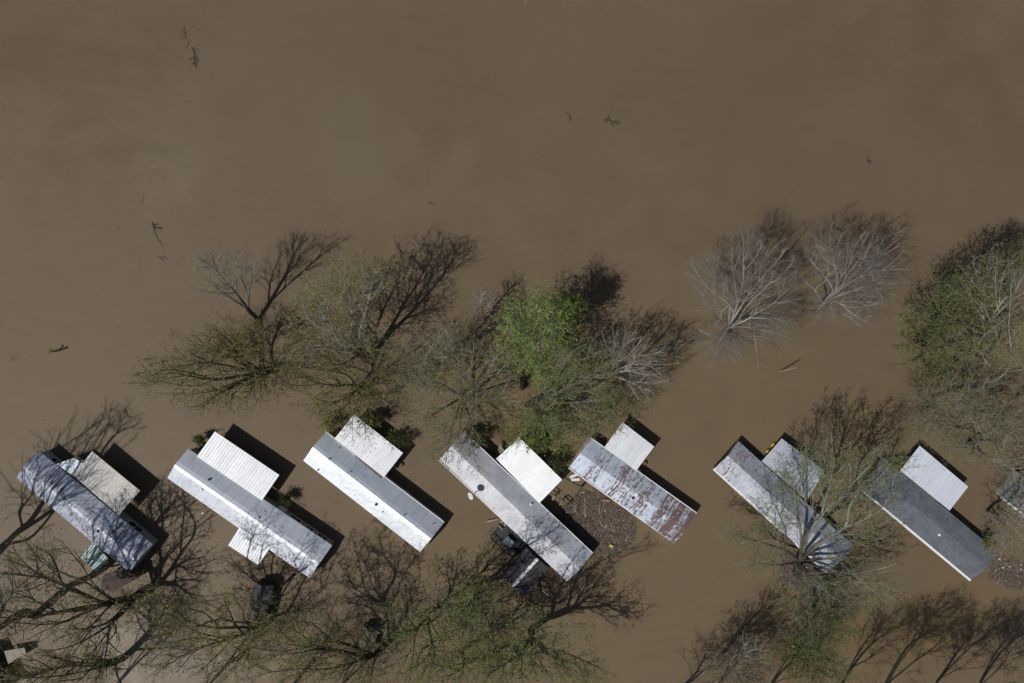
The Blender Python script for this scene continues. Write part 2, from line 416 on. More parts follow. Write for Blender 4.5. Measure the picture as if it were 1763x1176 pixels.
def home(corners, z, rise, mat, label, wins, vents, wall, seed, over=.14, gut=(1, 0), doors=(), cat='mobile home', whitesw=False):
    q = [W(u, v, z) for u, v in corners]; Wc, Nc, Ec, Sc = q
    ctr = sum(q) / 4
    root = thing('mobile_home', (ctr[0], ctr[1], 0), label, cat, 'mobile homes standing in the flood')
    a = unit(Ec - Nc); b = unit(Nc - Wc)
    gable_roof(q, z, rise, mat, root, seed=seed)
    # walls with gable ends
    o = over; w_ = [Wc + a * o + b * o, Nc + a * o - b * o, Ec - a * o - b * o, Sc - a * o + b * o]
    lo = [np.array([p[0], p[1], -1.2]) for p in w_]; hi = [np.array([p[0], p[1], z - .07 + rise * .05]) for p in w_]
    g0 = (hi[0] + hi[1]) / 2 + Z * (rise * .88); g1 = (hi[2] + hi[3]) / 2 + Z * (rise * .88)
    m = MB(); m.add(lo + hi + [g0, g1], [(0, 1, 5, 8, 4), (1, 2, 6, 5), (2, 3, 7, 9, 6), (3, 0, 4, 7)])
    m.build('wall', wall, root)
    for (f, side, ww, hh) in wins:
        P = (w_[1] + (w_[2] - w_[1]) * f) if side > 0 else (w_[0] + (w_[3] - w_[0]) * f)
        if side == 2: P = (w_[2] + w_[3]) / 2; window(root, np.array([P[0], P[1], z - .8]), b, a, ww, hh); continue
        window(root, np.array([P[0], P[1], z - .75]), a, b * side, ww, hh)
    for (f, side) in doors:
        P = (w_[1] + (w_[2] - w_[1]) * f) if side > 0 else (w_[0] + (w_[3] - w_[0]) * f)
        d = MB(); d.box(np.array([P[0], P[1], z - 1.1]) + b * side * .03, a, Z, b, .45, .98, .03); do = d.build('door', M['white_trim'], root)
        h = MB(); h.box(np.array([P[0], P[1], z - 1.1]) + b * side * .09 + a * .33, a, Z, b, .03, .06, .03); h.build('handle', M['pipe'], do)
    if gut[0]:
        m = MB(); m.box((Nc + Ec) / 2 + b * .05 - Z * .06, a, b, Z, np.linalg.norm(Ec - Nc) / 2, .05, .05); m.build('gutter', M['white_trim'] if gut[0] == 1 else M['wood_dark'], root)
    if gut[1]:
        wd = .12 if whitesw else .045
        m = MB(); m.box((Wc + Sc) / 2 - b * (wd + .01) - Z * .07, a, b, Z, np.linalg.norm(Sc - Wc) / 2, wd, .05); m.build('gutter', M['white_trim'], root)
    for (u, v, r, dark) in vents:
        # solve the roof height under the vent
        for zz in (z,):
            p = W(u, v, z + rise * .5); s = np.dot(p - Wc, b) / np.linalg.norm(Nc - Wc)
            hz = z + 1.25 * rise * (1 - abs(2 * s - 1)); p = W(u, v, hz)
        m = MB(); m.tube([p - Z * .05, p + Z * .16], [r * .6, r * .6], 10); vo = m.build('roof_vent', M['pipe'], root)
        m = MB(); m.tube([p + Z * .16, p + Z * .2, p + Z * .25], [r, r, r * .3], 10); m.build('vent_cap', M['black'] if dark else M['white_plastic'], vo)
    return root, q, a, b

def posts(parent, pts, z, w=.09, mat=None):
    for p in pts:
        m = MB(); m.box(np.array([p[0], p[1], (z - 1.2) / 2]), np.array([1., 0, 0]), np.array([0, 1., 0]), Z, w / 2, w / 2, (z + 1.2) / 2 - .02)
        m.build('post', mat or M['white_trim'], parent)

def carport(corners, z, mat, label, name='carport', pitch=.3, hgt=.035, np_=3, along='b', drop=0.0, frame='white_trim', cat='carport', group='flat metal carports beside the homes', enclosed=None):
    q = [W(u, v, z) for u, v in corners]; A, T, Rr, Bm = q      # left, top, right, bottom
    ctr = sum(q) / 4; root = thing(name, (ctr[0], ctr[1], 0), label, cat, group)
    zs = (0, -drop, -drop, 0)
    corrugated(q, z, mat, root, 'roof_panel', pitch, hgt, along, zs)
    a = unit(Bm - A); b = unit(T - A)
    m = MB()
    for (p, r) in ((A, Bm), (T, Rr), (A, T), (Bm, Rr)):
        off = .06
        c_ = unit(ctr - (p + r) / 2) * off
        m.bar(p + c_ - Z * (.09 + (drop if p is T or r is T or r is Rr else 0)), r + c_ - Z * (.09 + (drop if p is T or r is T or r is Rr else 0)), .05, .1)
    m.build('frame', M[frame], root)
    ins = [T + (Rr - T) * f + (A - T) / np.linalg.norm(A - T) * .4 + a * (0.4 if f == 0 else (-.4 if f == 1 else 0)) for f in np.linspace(0, 1, np_)]
    ins += [A + b * .15 + a * .15, Bm + b * .15 - a * .15]
    posts(root, ins, z - .1 - drop, w=.07, mat=M['pipe'])
    if enclosed:
        m = MB(); i_ = [A + (a + b) * .12, T + (a - b) * .12, Rr - (a + b) * .12, Bm - (a - b) * .12]
        lo = [np.array([p[0], p[1], -1.2]) for p in i_]; hi = [np.array([p[0], p[1], z - .1 - drop]) for p in i_]
        m.add(lo + hi, [(0, 1, 5, 4), (1, 2, 6, 5), (2, 3, 7, 6), (3, 0, 4, 7)]); m.build('wall', M[enclosed], root)
    return root, q, a, b

ZE = 1.75
# home 1 (far left)
home([(28, 823), (67, 776), (263, 937), (223, 986)], 1.95, .62, M['roof_a'],
     'weathered grey metal roofed mobile home, farthest left of the row',
     [(.12, 1, 1.3, .8), (.83, 1, 1.7, .9), (.62, 1, .7, .6), (.3, -1, 1.2, .8), (.7, -1, 1.2, .8)],
     [(170, 914, .16, 1), (150, 912, .08, 0)], M['siding_grey'], 3, gut=(0, 0), doors=[(.42, 1)])
carport([(125.5, 818), (158.5, 777), (241, 845), (204.5, 887)], 2.35, M['rib_beige'],
        'beige ribbed metal carport beside the weathered grey home at the left', pitch=.32, hgt=.02, along='b')
carport([(97, 799), (128, 788), (146, 801), (126, 819)], 2.15, M['rib_pale'],
        'small pale metal porch roof tucked between the beige carport and the grey home', name='porch_roof', cat='porch roof', group=None, pitch=.3, np_=2)
carport([(138, 959), (159, 932), (188, 963), (166, 986)], 1.6, M['rib_teal'],
        'small teal ribbed porch cover on the lower side of the weathered grey home', name='porch_cover', cat='porch cover', group=None, pitch=.2, hgt=.05, np_=2, frame='wood_dark')
# home 2
home([(288, 823), (324, 772), (572, 939), (533, 995)], 1.9, .6, M['roof_b'],
     'pale blue grey mobile home with a wide white ribbed carport and small porch roof below',
     [(.93, 1, 1.2, .7), (.84, 1, .9, .6), (.74, 1, 1.3, .7), (.2, -1, 1.2, .8), (.8, -1, 1.2, .8), (0, 2, 1, .7)],
     [(361, 825, .14, 1), (348, 843, .14, 0), (445, 892, .13, 0), (457, 880, .06, 1), (514, 978, .08, 1)], M['siding_tan'], 5, gut=(0, 0), doors=[(.64, 1), (.5, -1)])
carport([(339, 786), (370, 743), (481, 818), (451, 862)], 2.3, M['rib_white'],
        'largest white ribbed metal carport, on the pale blue grey home second from left', pitch=.32, hgt=.03, np_=4)
carport([(393, 939), (412.5, 908), (466, 942), (445, 973)], 2.05, M['rib_white'],
        'small white ribbed porch roof below the pale blue grey home second from left', name='porch_roof', cat='porch roof', group=None, pitch=.28, hgt=.05, np_=2, frame='wood_brown')
# home 3
home([(522, 793), (560, 744), (764, 900), (723, 950)], 1.8, .6, M['roof_c'],
     'bright silver white mobile home with visible roof seams, third from left',
     [(.85, 1, 1.0, .7), (.62, 1, .8, .6), (.25, -1, 1.2, .8), (.6, -1, 1.2, .8)],
     [(567, 790, .09, 1), (548, 809, .09, 1), (604, 812, .07, 1), (585, 770, .07, 1), (648, 868, .15, 1), (659, 881, .07, 1), (697, 886, .08, 1), (627, 820, .04, 1), (611, 852, .04, 1)],
     M['siding_white'], 7, gut=(1, 0), doors=[(.68, 1), (.55, -1)])
carport([(576, 755), (610, 714), (694, 780), (661, 822)], 2.2, M['rib_white'],
        'white ribbed carport beside the bright silver home, half under overhanging twigs', pitch=.3, hgt=.04)
# home 4
home([(757, 790), (798, 744), (1020, 953), (976, 1001)], 2.0, .5, M['roof_d'],
     'long light grey roofed home with a dark porch below, centre of the row',
     [(.3, 1, 1.2, .8), (.8, 1, 1.2, .8), (.2, -1, 1.2, .8), (.45, -1, .9, .7)],
     [(914, 868, .13, 0), (906, 834, .06, 1), (850, 874, .05, 1)], M['siding_tan'], 9, gut=(1, 1), doors=[(.62, 1)])
carport([(854, 790), (894, 753), (968, 826), (929, 866)], 2.3, M['rib_bright'],
        'bright white carport with yellowish twigs over it, beside the long light grey home', pitch=.3, hgt=.03)
# home 5
home([(980, 804), (1016, 754), (1199, 884), (1161, 936)], 1.7, .45, M['roof_e'],
     'rust streaked metal roofed mobile home right of the floating debris field',
     [(.85, 1, 1.2, .8), (.6, 1, .9, .7), (.25, -1, 1.2, .8), (.7, -1, 1.2, .8)],
     [(1089.5, 857, .16, 1)], M['siding_white'], 11, gut=(1, 1), doors=[(.5, -1)])
carport([(1041, 769.5), (1072, 727), (1126.5, 769), (1095, 811)], 2.2, M['rib_white'],
        'clean white square carport beside the rust streaked home', pitch=.26, hgt=.035)
# home 6
home([(1229, 807), (1271, 759), (1468, 939), (1426, 983)], 1.6, .5, M['roof_f'],
     'grey home with rust patches, mostly beneath a large pale limbed tree',
     [(.15, 1, 1.0, .7), (.3, -1, 1.2, .8), (.7, -1, 1.2, .8)],
     [(1300, 810, .06, 1)], M['siding_dark'], 13, over=.28, gut=(0, 1), doors=[(.5, -1)], whitesw=True)
carport([(1311.5, 794), (1346, 755), (1420, 811), (1389, 862)], 1.75, M['rib_grey'],
        'dull grey ribbed metal carport attached beside the home under the large tree', pitch=.3, hgt=.03)
# home 7
home([(1482, 841), (1521, 787), (1717, 950), (1673, 997)], 1.7, .55, M['roof_h'],
     'dark grey shingle roofed home with a white lower edge',
     [(.3, -1, 1.3, .8), (.65, -1, 1.2, .8), (.85, -1, .9, .7), (.4, 1, 1.2, .8)],
     [(1616, 920, .17, 0), (1630, 897, .05, 1)], M['siding_dark'], 15, over=.28, gut=(0, 1), doors=[(.5, -1)], whitesw=True)
carport([(1550, 810), (1583.5, 767.5), (1667, 838), (1635, 879)], 2.0, M['rib_pale'],
        'pale blue white flat carport beside the dark shingle roofed home', pitch=.45, hgt=.012)
q = [W(u, v, 1.9) for u, v in ((1556, 812), (1561, 806), (1618, 858), (1613, 864))]
m = MB(); a_ = unit(q[3] - q[0]); b_ = unit(q[1] - q[0]); m.box(sum(q) / 4 - Z * .15, a_, b_, Z, 2.6, .32, .04)
r_ = thing('porch_step_roof', (*(sum(q) / 4)[:2], 0), 'narrow brown board strip between the dark shingle home and its pale carport', 'porch roof')
m.build('roof_board', M['wood_brown'], r_); posts(r_, [q[0] + a_ * .4, q[3] - a_ * .4], 1.7, mat=M['wood_brown'])
# home 8 at the right edge
home([(1726, 853), (1762, 812), (1945, 960), (1909, 1005)], 1.7, .5, M['roof_h'],
     'home cut off by the right edge, only its white edged corner in view',
     [(.1, -1, 1.0, .7), (.5, -1, 1.2, .8)], [], M['siding_white'], 17, gut=(1, 1), doors=[(.3, -1)], whitesw=True)
# brown strip between home 3 and its carport
q = [W(u, v, 1.95) for u, v in ((612, 786), (616, 781), (658, 818), (655, 823))]
m = MB(); a_ = unit(q[3] - q[0]); b_ = unit(q[1] - q[0]); m.box(sum(q) / 4, a_, b_, Z, 1.9, .2, .04)
tag(m.build('gutter_board', M['wood_brown']), 'brown board bridging the gap between the bright silver home and its carport', 'board')

# dark roofed porch below home 4
q = [W(u, v, 1.5) for u, v in ((863, 989), (905, 941), (945, 978), (901, 1027))]
root = thing('porch', (*(sum(q) / 4)[:2], 0), 'black shingled porch with a pale ridge cap below the long light grey home', 'porch')
qq = [q[1], q[2], q[3], q[0]]   # ridge runs from home outwards
qg = [q[0], q[1], q[2], q[3]]
gable_roof([q[3], q[0], q[1], q[2]], 1.5, .45, M['roof_black'], root, 14, 8, .02, 21)
a_ = unit(q[1] - q[0]); r0 = (q[3] + q[0]) / 2; r1 = (q[1] + q[2]) / 2
m = MB(); n_ = 12
for i in range(n_):
    m.bar(r0 + (r1 - r0) * (i / n_) + Z * .6, r0 + (r1 - r0) * ((i + 1.03) / n_) + Z * .6, .26 + .05 * ((i * 7) % 3), .05)
m.build('ridge_cap', M['white_trim'], root)
posts(root, [p + unit(sum(q) / 4 - p) * .25 for p in q], 1.4, .12, M['wood_dark'])
# deck with clutter next to it
dk = thing('deck', (*G(880, 925)[:2], 0), 'dark flooded wooden deck between the black porch and the light grey home', 'deck')
m = MB(); c0 = W(882, 925, .12); a4 = unit(W(1020, 953, 0) - W(798, 744, 0)); b4 = np.array([-a4[1], a4[0], 0])
for i in range(16): m.box(c0 + a4 * (-1.9 + i * .25), b4, a4, Z, 1.5, .11, .03)
m.build('boards', M['screen'], dk)
m = MB()
for s_ in (-1, 1):
    m.bar(c0 - b4 * 1.5 + a4 * (-1.95) + Z * .9, c0 - b4 * 1.5 + a4 * 1.95 + Z * .9, .09)
    m.bar(c0 + a4 * 1.95 * s_ - b4 * 1.5 + Z * .9, c0 + a4 * 1.95 * s_ + b4 * .6 + Z * .9, .09)
for f in np.linspace(-1.9, 1.9, 5): m.bar(c0 - b4 * 1.5 + a4 * f - Z * .8, c0 - b4 * 1.5 + a4 * f + Z * .9, .09)
m.build('railing', M['wood_dark'], dk)
m = MB(); g0 = W(883, 951, .5); m.smooth = True
m.tube([g0 - Z * .25, g0, g0 + Z * .2, g0 + Z * .33], [.2, .36, .33, .1], 14)
gr = thing('kettle_grill', (g0[0], g0[1], 0), 'round grey kettle grill at the corner of the dark deck', 'grill')
m.build('bowl', M['pipe'], gr); m = MB()
for k in range(3): m.bar(g0 - Z * .2, g0 - Z * .9 + np.array([math.cos(k * 2.1), math.sin(k * 2.1), 0]) * .3, .03)
m.build('legs', M['black'], gr)
tb = W(876, 933, .75); m = MB(); m.box(tb, a4, b4, Z, .55, .4, .03)
tr_ = thing('patio_table', (tb[0], tb[1], 0), 'blue grey rectangular table standing on the dark deck', 'table')
m.build('table_top', M['siding_blue'], tr_)
for i in (-1, 1):
    for j in (-1, 1):
        m = MB(); m.bar(tb + a4 * .48 * i + b4 * .33 * j - Z * .8, tb + a4 * .48 * i + b4 * .33 * j, .05); m.build('leg', M['pipe'], tr_)
tb = W(865, 903, .55); m = MB(); m.box(tb, a4, b4, Z, .38, .3, .06); m.box(tb - b4 * .3 + Z * .3, a4, b4, Z, .38, .05, .3)
tag(m.build('cushioned_bench', M['wood_grey']), 'pale grey bench seat at the upper end of the dark deck', 'bench')

# small sheds
def shed(corners, z, rise, mat, label, seed, wall='wood_dark', swap=False):
    q = [W(u, v, z) for u, v in corners]
    root = thing('shed', (*(sum(q) / 4)[:2], 0), label, 'shed')
    gable_roof(q, z, rise, mat, root, 14, 10, .03, seed)
    a = unit(q[2] - q[1]); b = unit(q[1] - q[0]); o = .12
    w_ = [q[0] + (a + b) * o, q[1] + (a - b) * o, q[2] - (a + b) * o, q[3] - (a - b) * o]
    lo = [np.array([p[0], p[1], -1.2]) for p in w_]; hi = [np.array([p[0], p[1], z - .05]) for p in w_]
    m = MB(); m.add(lo + hi + [(hi[0] + hi[1]) / 2 + Z * rise * .9, (hi[2] + hi[3]) / 2 + Z * rise * .9], [(0, 1, 5, 8, 4), (1, 2, 6, 5), (2, 3, 7, 9, 6), (3, 0, 4, 7)])
    m.build('wall', M[wall], root)
    m = MB(); c_ = (lo[2] + hi[2] + lo[3] + hi[3]) / 4; m.box(np.array([c_[0], c_[1], z * .4]) + a * .03, b, Z, a, .5, z * .38, .03)
    m.build('door', M['wood_brown'], root)
    return root
shed([(440, 1002), (471, 1008), (458, 1069), (425, 1061)], 1.5, .75, M['roof_shed'], 'narrow dark grey shed standing alone below the pale blue grey home', 31)
shed([(623, 1077), (653, 1083), (641, 1120), (609, 1114)], 1.3, .5, M['roof_tan'], 'small brown shed half hidden by branches at the bottom of the flood', 33)
shed([(193, 1020), (177, 992), (222, 972), (240, 994)], 1.5, .8, M['roof_brown'], 'small brown hipped shed at the lower right end of the leftmost home', 35, 'wood_brown')
# pale shed roof lower left corner
q = [W(u, v, 1.2) for u, v in ((7, 1121), (42, 1115), (45, 1126), (14, 1143))]
m = MB(); m.add(q + [p - Z * .06 for p in q], [(3, 2, 1, 0), (4, 5, 6, 7), (0, 1, 5, 4), (1, 2, 6, 5), (2, 3, 7, 6), (3, 0, 4, 7)], [[(0, 0), (2, 0), (2, 1), (0, 1)]] * 6)
r_ = thing('lean_to', (*(sum(q) / 4)[:2], 0), 'pale weathered board lean-to roof near the lower left corner', 'lean-to')
m.build('roof_board', M['wood_grey'], r_); posts(r_, [p + unit(sum(q) / 4 - p) * .2 for p in q], 1.15, .1, M['wood_brown'])
# dark roofed building in the bottom left corner
q = [W(u, v, 2.2) for u, v in ((-145, 1180), (-26, 1118), (8, 1185), (-112, 1250))]
r_ = thing('barn', (*(sum(q) / 4)[:2], 0), 'black roofed building cut off by the bottom left corner', 'building')
gable_roof([q[0], q[1], q[2], q[3]], 2.2, .6, M['roof_black'], r_, 14, 8, .02, 41)
m = MB(); lo = [np.array([p[0], p[1], -1]) + unit(sum(q) / 4 - p) * .3 for p in q]; hi = [p + Z * 3.1 for p in lo]
m.add(lo + hi, [(0, 1, 5, 4), (1, 2, 6, 5), (2, 3, 7, 6), (3, 0, 4, 7)]); m.build('wall', M['wood_dark'], r_)

# ------------------------------------------------------------------ small things
# satellite dish on a pole
b0 = W(825, 850, .0); d0 = W(811, 854, 4.2)
b0 = np.array([d0[0] + .35, d0[1], -1.2])
r_ = thing('satellite_dish', (b0[0], b0[1], 0), 'white satellite dish on a pole beside the long light grey home', 'satellite dish')
m = MB(); m.tube([b0, np.array([b0[0], b0[1], 4.15])], [.05, .05], 8); m.build('pole', M['pipe'], r_)
m = MB(); m.smooth = True; ax = unit(np.array([-.75, -.25, .62])); sx_ = unit(np.cross(ax, Z)); sy_ = np.cross(sx_, ax)
vs = []; fs = []; nr, na_ = 6, 20
for i in range(nr + 1):
    for j in range(na_):
        rr = .40 * i / nr; th = 2 * PI * j / na_
        vs.append(d0 + sx_ * rr * math.cos(th) + sy_ * rr * 1.1 * math.sin(th) + ax * (.5 * rr * rr))
k_ = len(vs); vs += [p - ax * .02 for p in vs]
for i in range(nr):
    for j in range(na_):
        j2 = (j + 1) % na_; fs.append((i * na_ + j, i * na_ + j2, (i + 1) * na_ + j2, (i + 1) * na_ + j)); fs.append(tuple(k_ + x for x in (i * na_ + j, (i + 1) * na_ + j, (i + 1) * na_ + j2, i * na_ + j2)))
m.add(vs, fs); m.build('dish', M['white_plastic'], r_)
m = MB(); m.bar(d0 - sy_ * .4, d0 + ax * .5, .03); m.box(d0 + ax * .52, sx_, sy_, ax, .06, .06, .09); m.build('feed_arm', M['pipe'], r_)

# service pole by home 2
p0 = G(512, 986, -1.2); p1 = W(484, 1009, 5.6); p0 = np.array([p1[0] + .05, p1[1] - .02, -1.2]) if False else p0
r_ = thing('utility_pole', (p0[0], p0[1], 0), 'dark wooden service pole at the lower right end of the home second from left', 'utility pole')
m = MB(); m.tube([p0, p1], [.17, .12], 10); m.build('pole', M['wood_dark'], r_)
m = MB(); m.box(p0 * .72 + p1 * .28 + np.array([.16, .1, 0]), np.array([1., 0, 0]), np.array([0, 1., 0]), Z, .16, .12, .25); m.build('meter_box', M['white_plastic'], r_)
m = MB(); m.tube([p1 - Z * .1, W(513, 978, 2.4)], [.03, .03], 6); m.build('service_cable', M['black'], r_)

# leaning pipe in open water
p0 = G(1340, 641, -.6); p1 = W(1370, 633, 2.9)
r_ = thing('leaning_post', (p0[0], p0[1], 0), 'thin pale leaning post standing in open water below the two bare white trees', 'post')
m = MB(); m.tube([p0, (p0 + p1) / 2, p1], [.075, .07, .06], 8); m.build('shaft', M['wood_grey'], r_)

# white cylinders by home 5
for (u, v, ang, lab) in ((988, 819, 22, 'upper of two white cylindrical tanks floating beside the rust streaked home'), (991, 825.5, 3, 'lower of two white cylindrical tanks floating beside the rust streaked home')):
    c_ = W(u, v, .12); d_ = np.array([math.cos(math.radians(ang)), math.sin(math.radians(ang)), 0])
    m = MB(); m.tube([c_ - d_ * .5, c_ - d_ * .47, c_ + d_ * .47, c_ + d_ * .5], [.1, .17, .17, .1], 12)
    tag(m.build('gas_tank', M['white_plastic']), lab, 'tank', 'white tanks floating near the debris')
# yellow kayak / float beside home 6
for (p_, q_, lab) in (((1319, 779.5), (1323.5, 774), 'shorter yellow orange kayak piece sticking out beside the grey carport'), ((1327.5, 769), (1333.5, 762), 'longer yellow orange kayak piece sticking out beside the grey carport')):
    a_, b_ = W(*p_, .35), W(*q_, .35); m = MB(); m.smooth = True
    m.tube([a_, a_ * .8 + b_ * .2, a_ * .5 + b_ * .5, a_ * .2 + b_ * .8, b_], [.03, .10, .13, .10, .02], 10)
    tag(m.build('kayak', M['yellow']), lab, 'kayak', 'yellow kayaks beside the grey carport')
# white pot beside home 5 and dark ball
def small(name, u, v, z, r, mat, label, cat, sq=1.0):
    c_ = W(u, v, z); m = MB(); m.smooth = True
    m.tube([c_ - Z * r * sq, c_ - Z * r * .5 * sq, c_ + Z * r * .4 * sq, c_ + Z * r * .9 * sq], [r * .5, r * .95, r, r * .45], 12)
    return tag(m.build(name, M[mat]), label, cat)
small('white_barrel', 1098, 812, .3, .33, 'white_plastic', 'white barrel at the bottom corner of the clean white square carport', 'barrel')
small('brown_tub', 1110, 797, .15, .26, 'wood_brown', 'small brown tub floating right of the clean white square carport', 'tub')
small('brown_bucket', 691.5, 800, .15, .22, 'wood_brown', 'small brown bucket floating right of the carport of the bright silver home', 'bucket')
small('white_bottle', 664, 819, .5, .16, 'white_plastic', 'white propane bottle at the lower corner of the third carport', 'bottle')
small('pale_bucket', 188, 880, .3, .14, 'wood_grey', 'tiny pale bucket', 'bucket') if False else None

# wooden frames
def rect_frame(name, corners, z, w, mat, label, cat, legs=True):
    q = [W(u, v, z) for u, v in corners]; r_ = thing(name, (*(sum(q) / len(q))[:2], 0), label, cat)
    m = MB()
    for i in range(len(q)): m.bar(q[i], q[(i + 1) % len(q)], w)
    m.build('rails', M[mat], r_)
    if legs:
        for p in q:
            m = MB(); m.bar(np.array([p[0], p[1], -1]), p - Z * .01, w); m.build('post', M[mat], r_)
    return r_
rect_frame('step_rail', ((638, 902), (642, 896), (661, 911), (658, 917)), .8, .06, 'wood_brown', 'thin brown stair rail frame below the bright silver home', 'stair rail')
rect_frame('stair_rail', ((947, 848), (951, 843), (960, 849), (957, 855)), .7, .08, 'wood_dark', 'dark square rail frame at the lower corner of the bright white carport', 'stair rail')
rect_frame('stair_rail', ((969, 861), (973, 857), (982, 864), (978, 869)), .7, .08, 'wood_dark', 'dark square rail frame at the edge of the floating debris, right of the other one', 'stair rail')
r_ = thing('dock', (*G(975, 845)[:2], 0), 'submerged board deck edge between the bright white carport and the debris field', 'deck')
m = MB()
pp = [W(u, v, .04) for u, v in ((972, 823), (1001, 839), (983, 867), (965, 856))]
m.bar(pp[0], pp[1], .12, .1); m.bar(pp[1], pp[2], .16, .1); m.build('edge_board', M['wood_dark'], r_)
m = MB(); m.bar(W(1001, 838, -.8), W(1001, 838, 1.0), .2); m.build('post', M['wood_dark'], r_)
m = MB(); m.bar(W(951, 861, .35), W(956, 853, .35), .22, .05); m.bar(W(963, 870, .3), W(968, 862, .3), .12, .05); m.build('plank', M['wood_grey'], r_)
# lamp post-like limb and boards below home 4
def stick(name, pts, rs, mat, label, cat):
    m = MB(); m.tube([W(*p) for p in pts], rs, 7); return tag(m.build(name, M[mat]), label, cat)
stick('drift_log', [(836, 898, .15), (848, 896, .25), (858, 893, .3)], [.1, .12, .08], 'wood_grey', 'pale drift log at the upper corner of the dark deck', 'log')
stick('drift_log', [(833, 925, .1), (842, 916, .15), (849, 909, .1)], [.05, .1, .06], 'wood_brown', 'short brown drift log left of the dark deck', 'log')
stick('broken_post', [(928, 997, .1), (931, 1012, 1.2), (932, 1022, 1.8)], [.12, .1, .08], 'wood_dark', 'dark broken post right of the black shingled porch', 'post')
stick('pale_stake', [(934, 1017, .8), (943, 1024, 1.2)], [.05, .06], 'white_trim', 'short pale stake leaning beside the dark broken post', 'stake')
stick('plastic_float', [(347, 884.5, .1), (351, 882.5, .1)], [.08, .08], 'white_plastic', 'small white bottle floating below the pale blue grey home', 'float')
stick('yard_hose', [(28, 1157, .3), (33, 1156, .3), (39, 1157, .3), (38, 1161, .3), (35, 1163, .3), (41, 1162, .3)], [.05] * 6, 'yellow', 'pale yellow hose loop near the lower left corner', 'hose')
stick('pale_board', [(39, 1173, .6), (50, 1168, .6)], [.12, .14], 'white_trim', 'white board at the bottom edge near the lower left corner', 'board')
stick('curved_board', [(396, 945, .8), (402, 952, .8), (412, 958, .8), (420, 961, .8)], [.04] * 4, 'wood_brown', 'thin curved brown rail below the small white porch roof', 'rail')
stick('pale_plank', [(496, 848, .8), (489, 855, .7)], [.1, .1], 'wood_grey', 'pale weathered plank beside the shrub at the widest carport', 'plank')
stick('brown_post', [(340, 772, 1.2), (352, 762, 1.2)], [.08, .08], 'wood_brown', 'brown rail at the left end of the widest white carport', 'rail')

# hammock-like pale object near carport 4
q = [W(u, v, 1.0) for u, v in ((857, 775), (860, 763), (868, 775), (861, 781))]
m = MB(); m.add(q + [p - Z * .15 for p in q], [(3, 2, 1, 0), (4, 5, 6, 7), (0, 1, 5, 4), (1, 2, 6, 5), (2, 3, 7, 6), (3, 0, 4, 7)])
tag(m.build('storage_bin', M['wood_grey']), 'pale storage bin lid under twigs at the left corner of the bright white carport', 'bin')

# ------------------------------------------------------------------ debris rafts
def inside(poly, x, y):
    c_ = False; n = len(poly)
    for i in range(n):
        x1, y1 = poly[i]; x2, y2 = poly[(i + 1) % n]
        if (y1 > y) != (y2 > y) and x < (x2 - x1) * (y - y1) / (y2 - y1) + x1: c_ = not c_
    return c_
def raft(pix, label, seed, nst, nlit, dens=1.0, jag=.35):
    rg = random.Random(seed)
    base = [G(u, v)[:2] for u, v in pix]; pts = []
    for i in range(len(base)):
        p, q = base[i], base[(i + 1) % len(base)]; n = max(2, int(np.linalg.norm(q - p) / .35))
        for k in range(n):
            pts.append(p + (q - p) * k / n + np.array([rg.gauss(0, jag * .35), rg.gauss(0, jag * .35)]))
    cx = sum(pts) / len(pts); root = thing('debris_raft', (cx[0], cx[1], 0), label, 'floating debris'); root['kind'] = 'stuff'
    # matted base: rings shrinking inwards
    m = MB(); n = len(pts); vs = []; rings = 9
    for k in range(rings):
        f = 1 - k / rings
        for p in pts:
            w_ = cx + (p - cx) * f + np.array([rg.gauss(0, .05), rg.gauss(0, .05)]) * (k > 0)
            vs.append((w_[0], w_[1], -.02 if k == 0 else .04 + rg.random() * .09))
    vs.append((cx[0], cx[1], .08)); fs = []
    for k in range(rings - 1):
        for i in range(n):
            j = (i + 1) % n; fs.append((k * n + i, k * n + j, (k + 1) * n + j, (k + 1) * n + i))
    for i in range(n): fs.append(((rings - 1) * n + i, (rings - 1) * n + (i + 1) % n, len(vs) - 1))
    m.add(vs, fs); m.build('mat', M['debris'], root)
    xs = [p[0] for p in pts]; ys = [p[1] for p in pts]; poly = [tuple(p) for p in pts]
    def pick():
        for _ in range(500):
            x, y = rg.uniform(min(xs), max(xs)), rg.uniform(min(ys), max(ys))
            if inside(poly, x, y): return x, y
        return cx
    m = MB()
    for _ in range(nst):
        x, y = pick(); L = min(1.9, rg.expovariate(4.5) + .08); th = rg.uniform(0, PI); r = rg.uniform(.006, .018) * (1 + L * .7)
        z_ = rg.uniform(.1, .22); p = np.array([x, y, z_]); d_ = np.array([math.cos(th), math.sin(th), rg.uniform(-.06, .12)]) * L / 2
        k_ = np.array([-d_[1], d_[0], 0]) * rg.uniform(-.25, .25)
        m.tube([p - d_, p + k_, p + d_], [r, r * .9, r * .5], 3, False)
    m.build('sticks', M['drift'], root)
    m = MB()
    for _ in range(nlit):
        x, y = pick(); r = rg.uniform(.02, .07); th = rg.uniform(0, PI)
        m.box((x, y, .2), np.array([math.cos(th), math.sin(th), 0]), np.array([-math.sin(th), math.cos(th), 0]), Z, r * rg.uniform(.8, 1.8), r * .7, r * .6)
    m.build('litter', M['litter'], root)
raft([(1001, 838), (1022, 842), (1048, 857), (1075, 878), (1090, 890), (1097, 905), (1091, 930), (1078, 948), (1055, 955), (1030, 955), (1000, 940), (985, 915), (960, 890), (966, 872), (985, 866)],
     'large raft of brown reeds and sticks trapped between the light grey and rust streaked homes', 5, 3400, 18)
raft([(1700, 966), (1722, 958), (1745, 962), (1790, 985), (1790, 1025), (1755, 1018), (1730, 1012), (1706, 998)],
     'brown debris raft with pale litter at the lower right end of the dark shingle home', 6, 1100, 14)
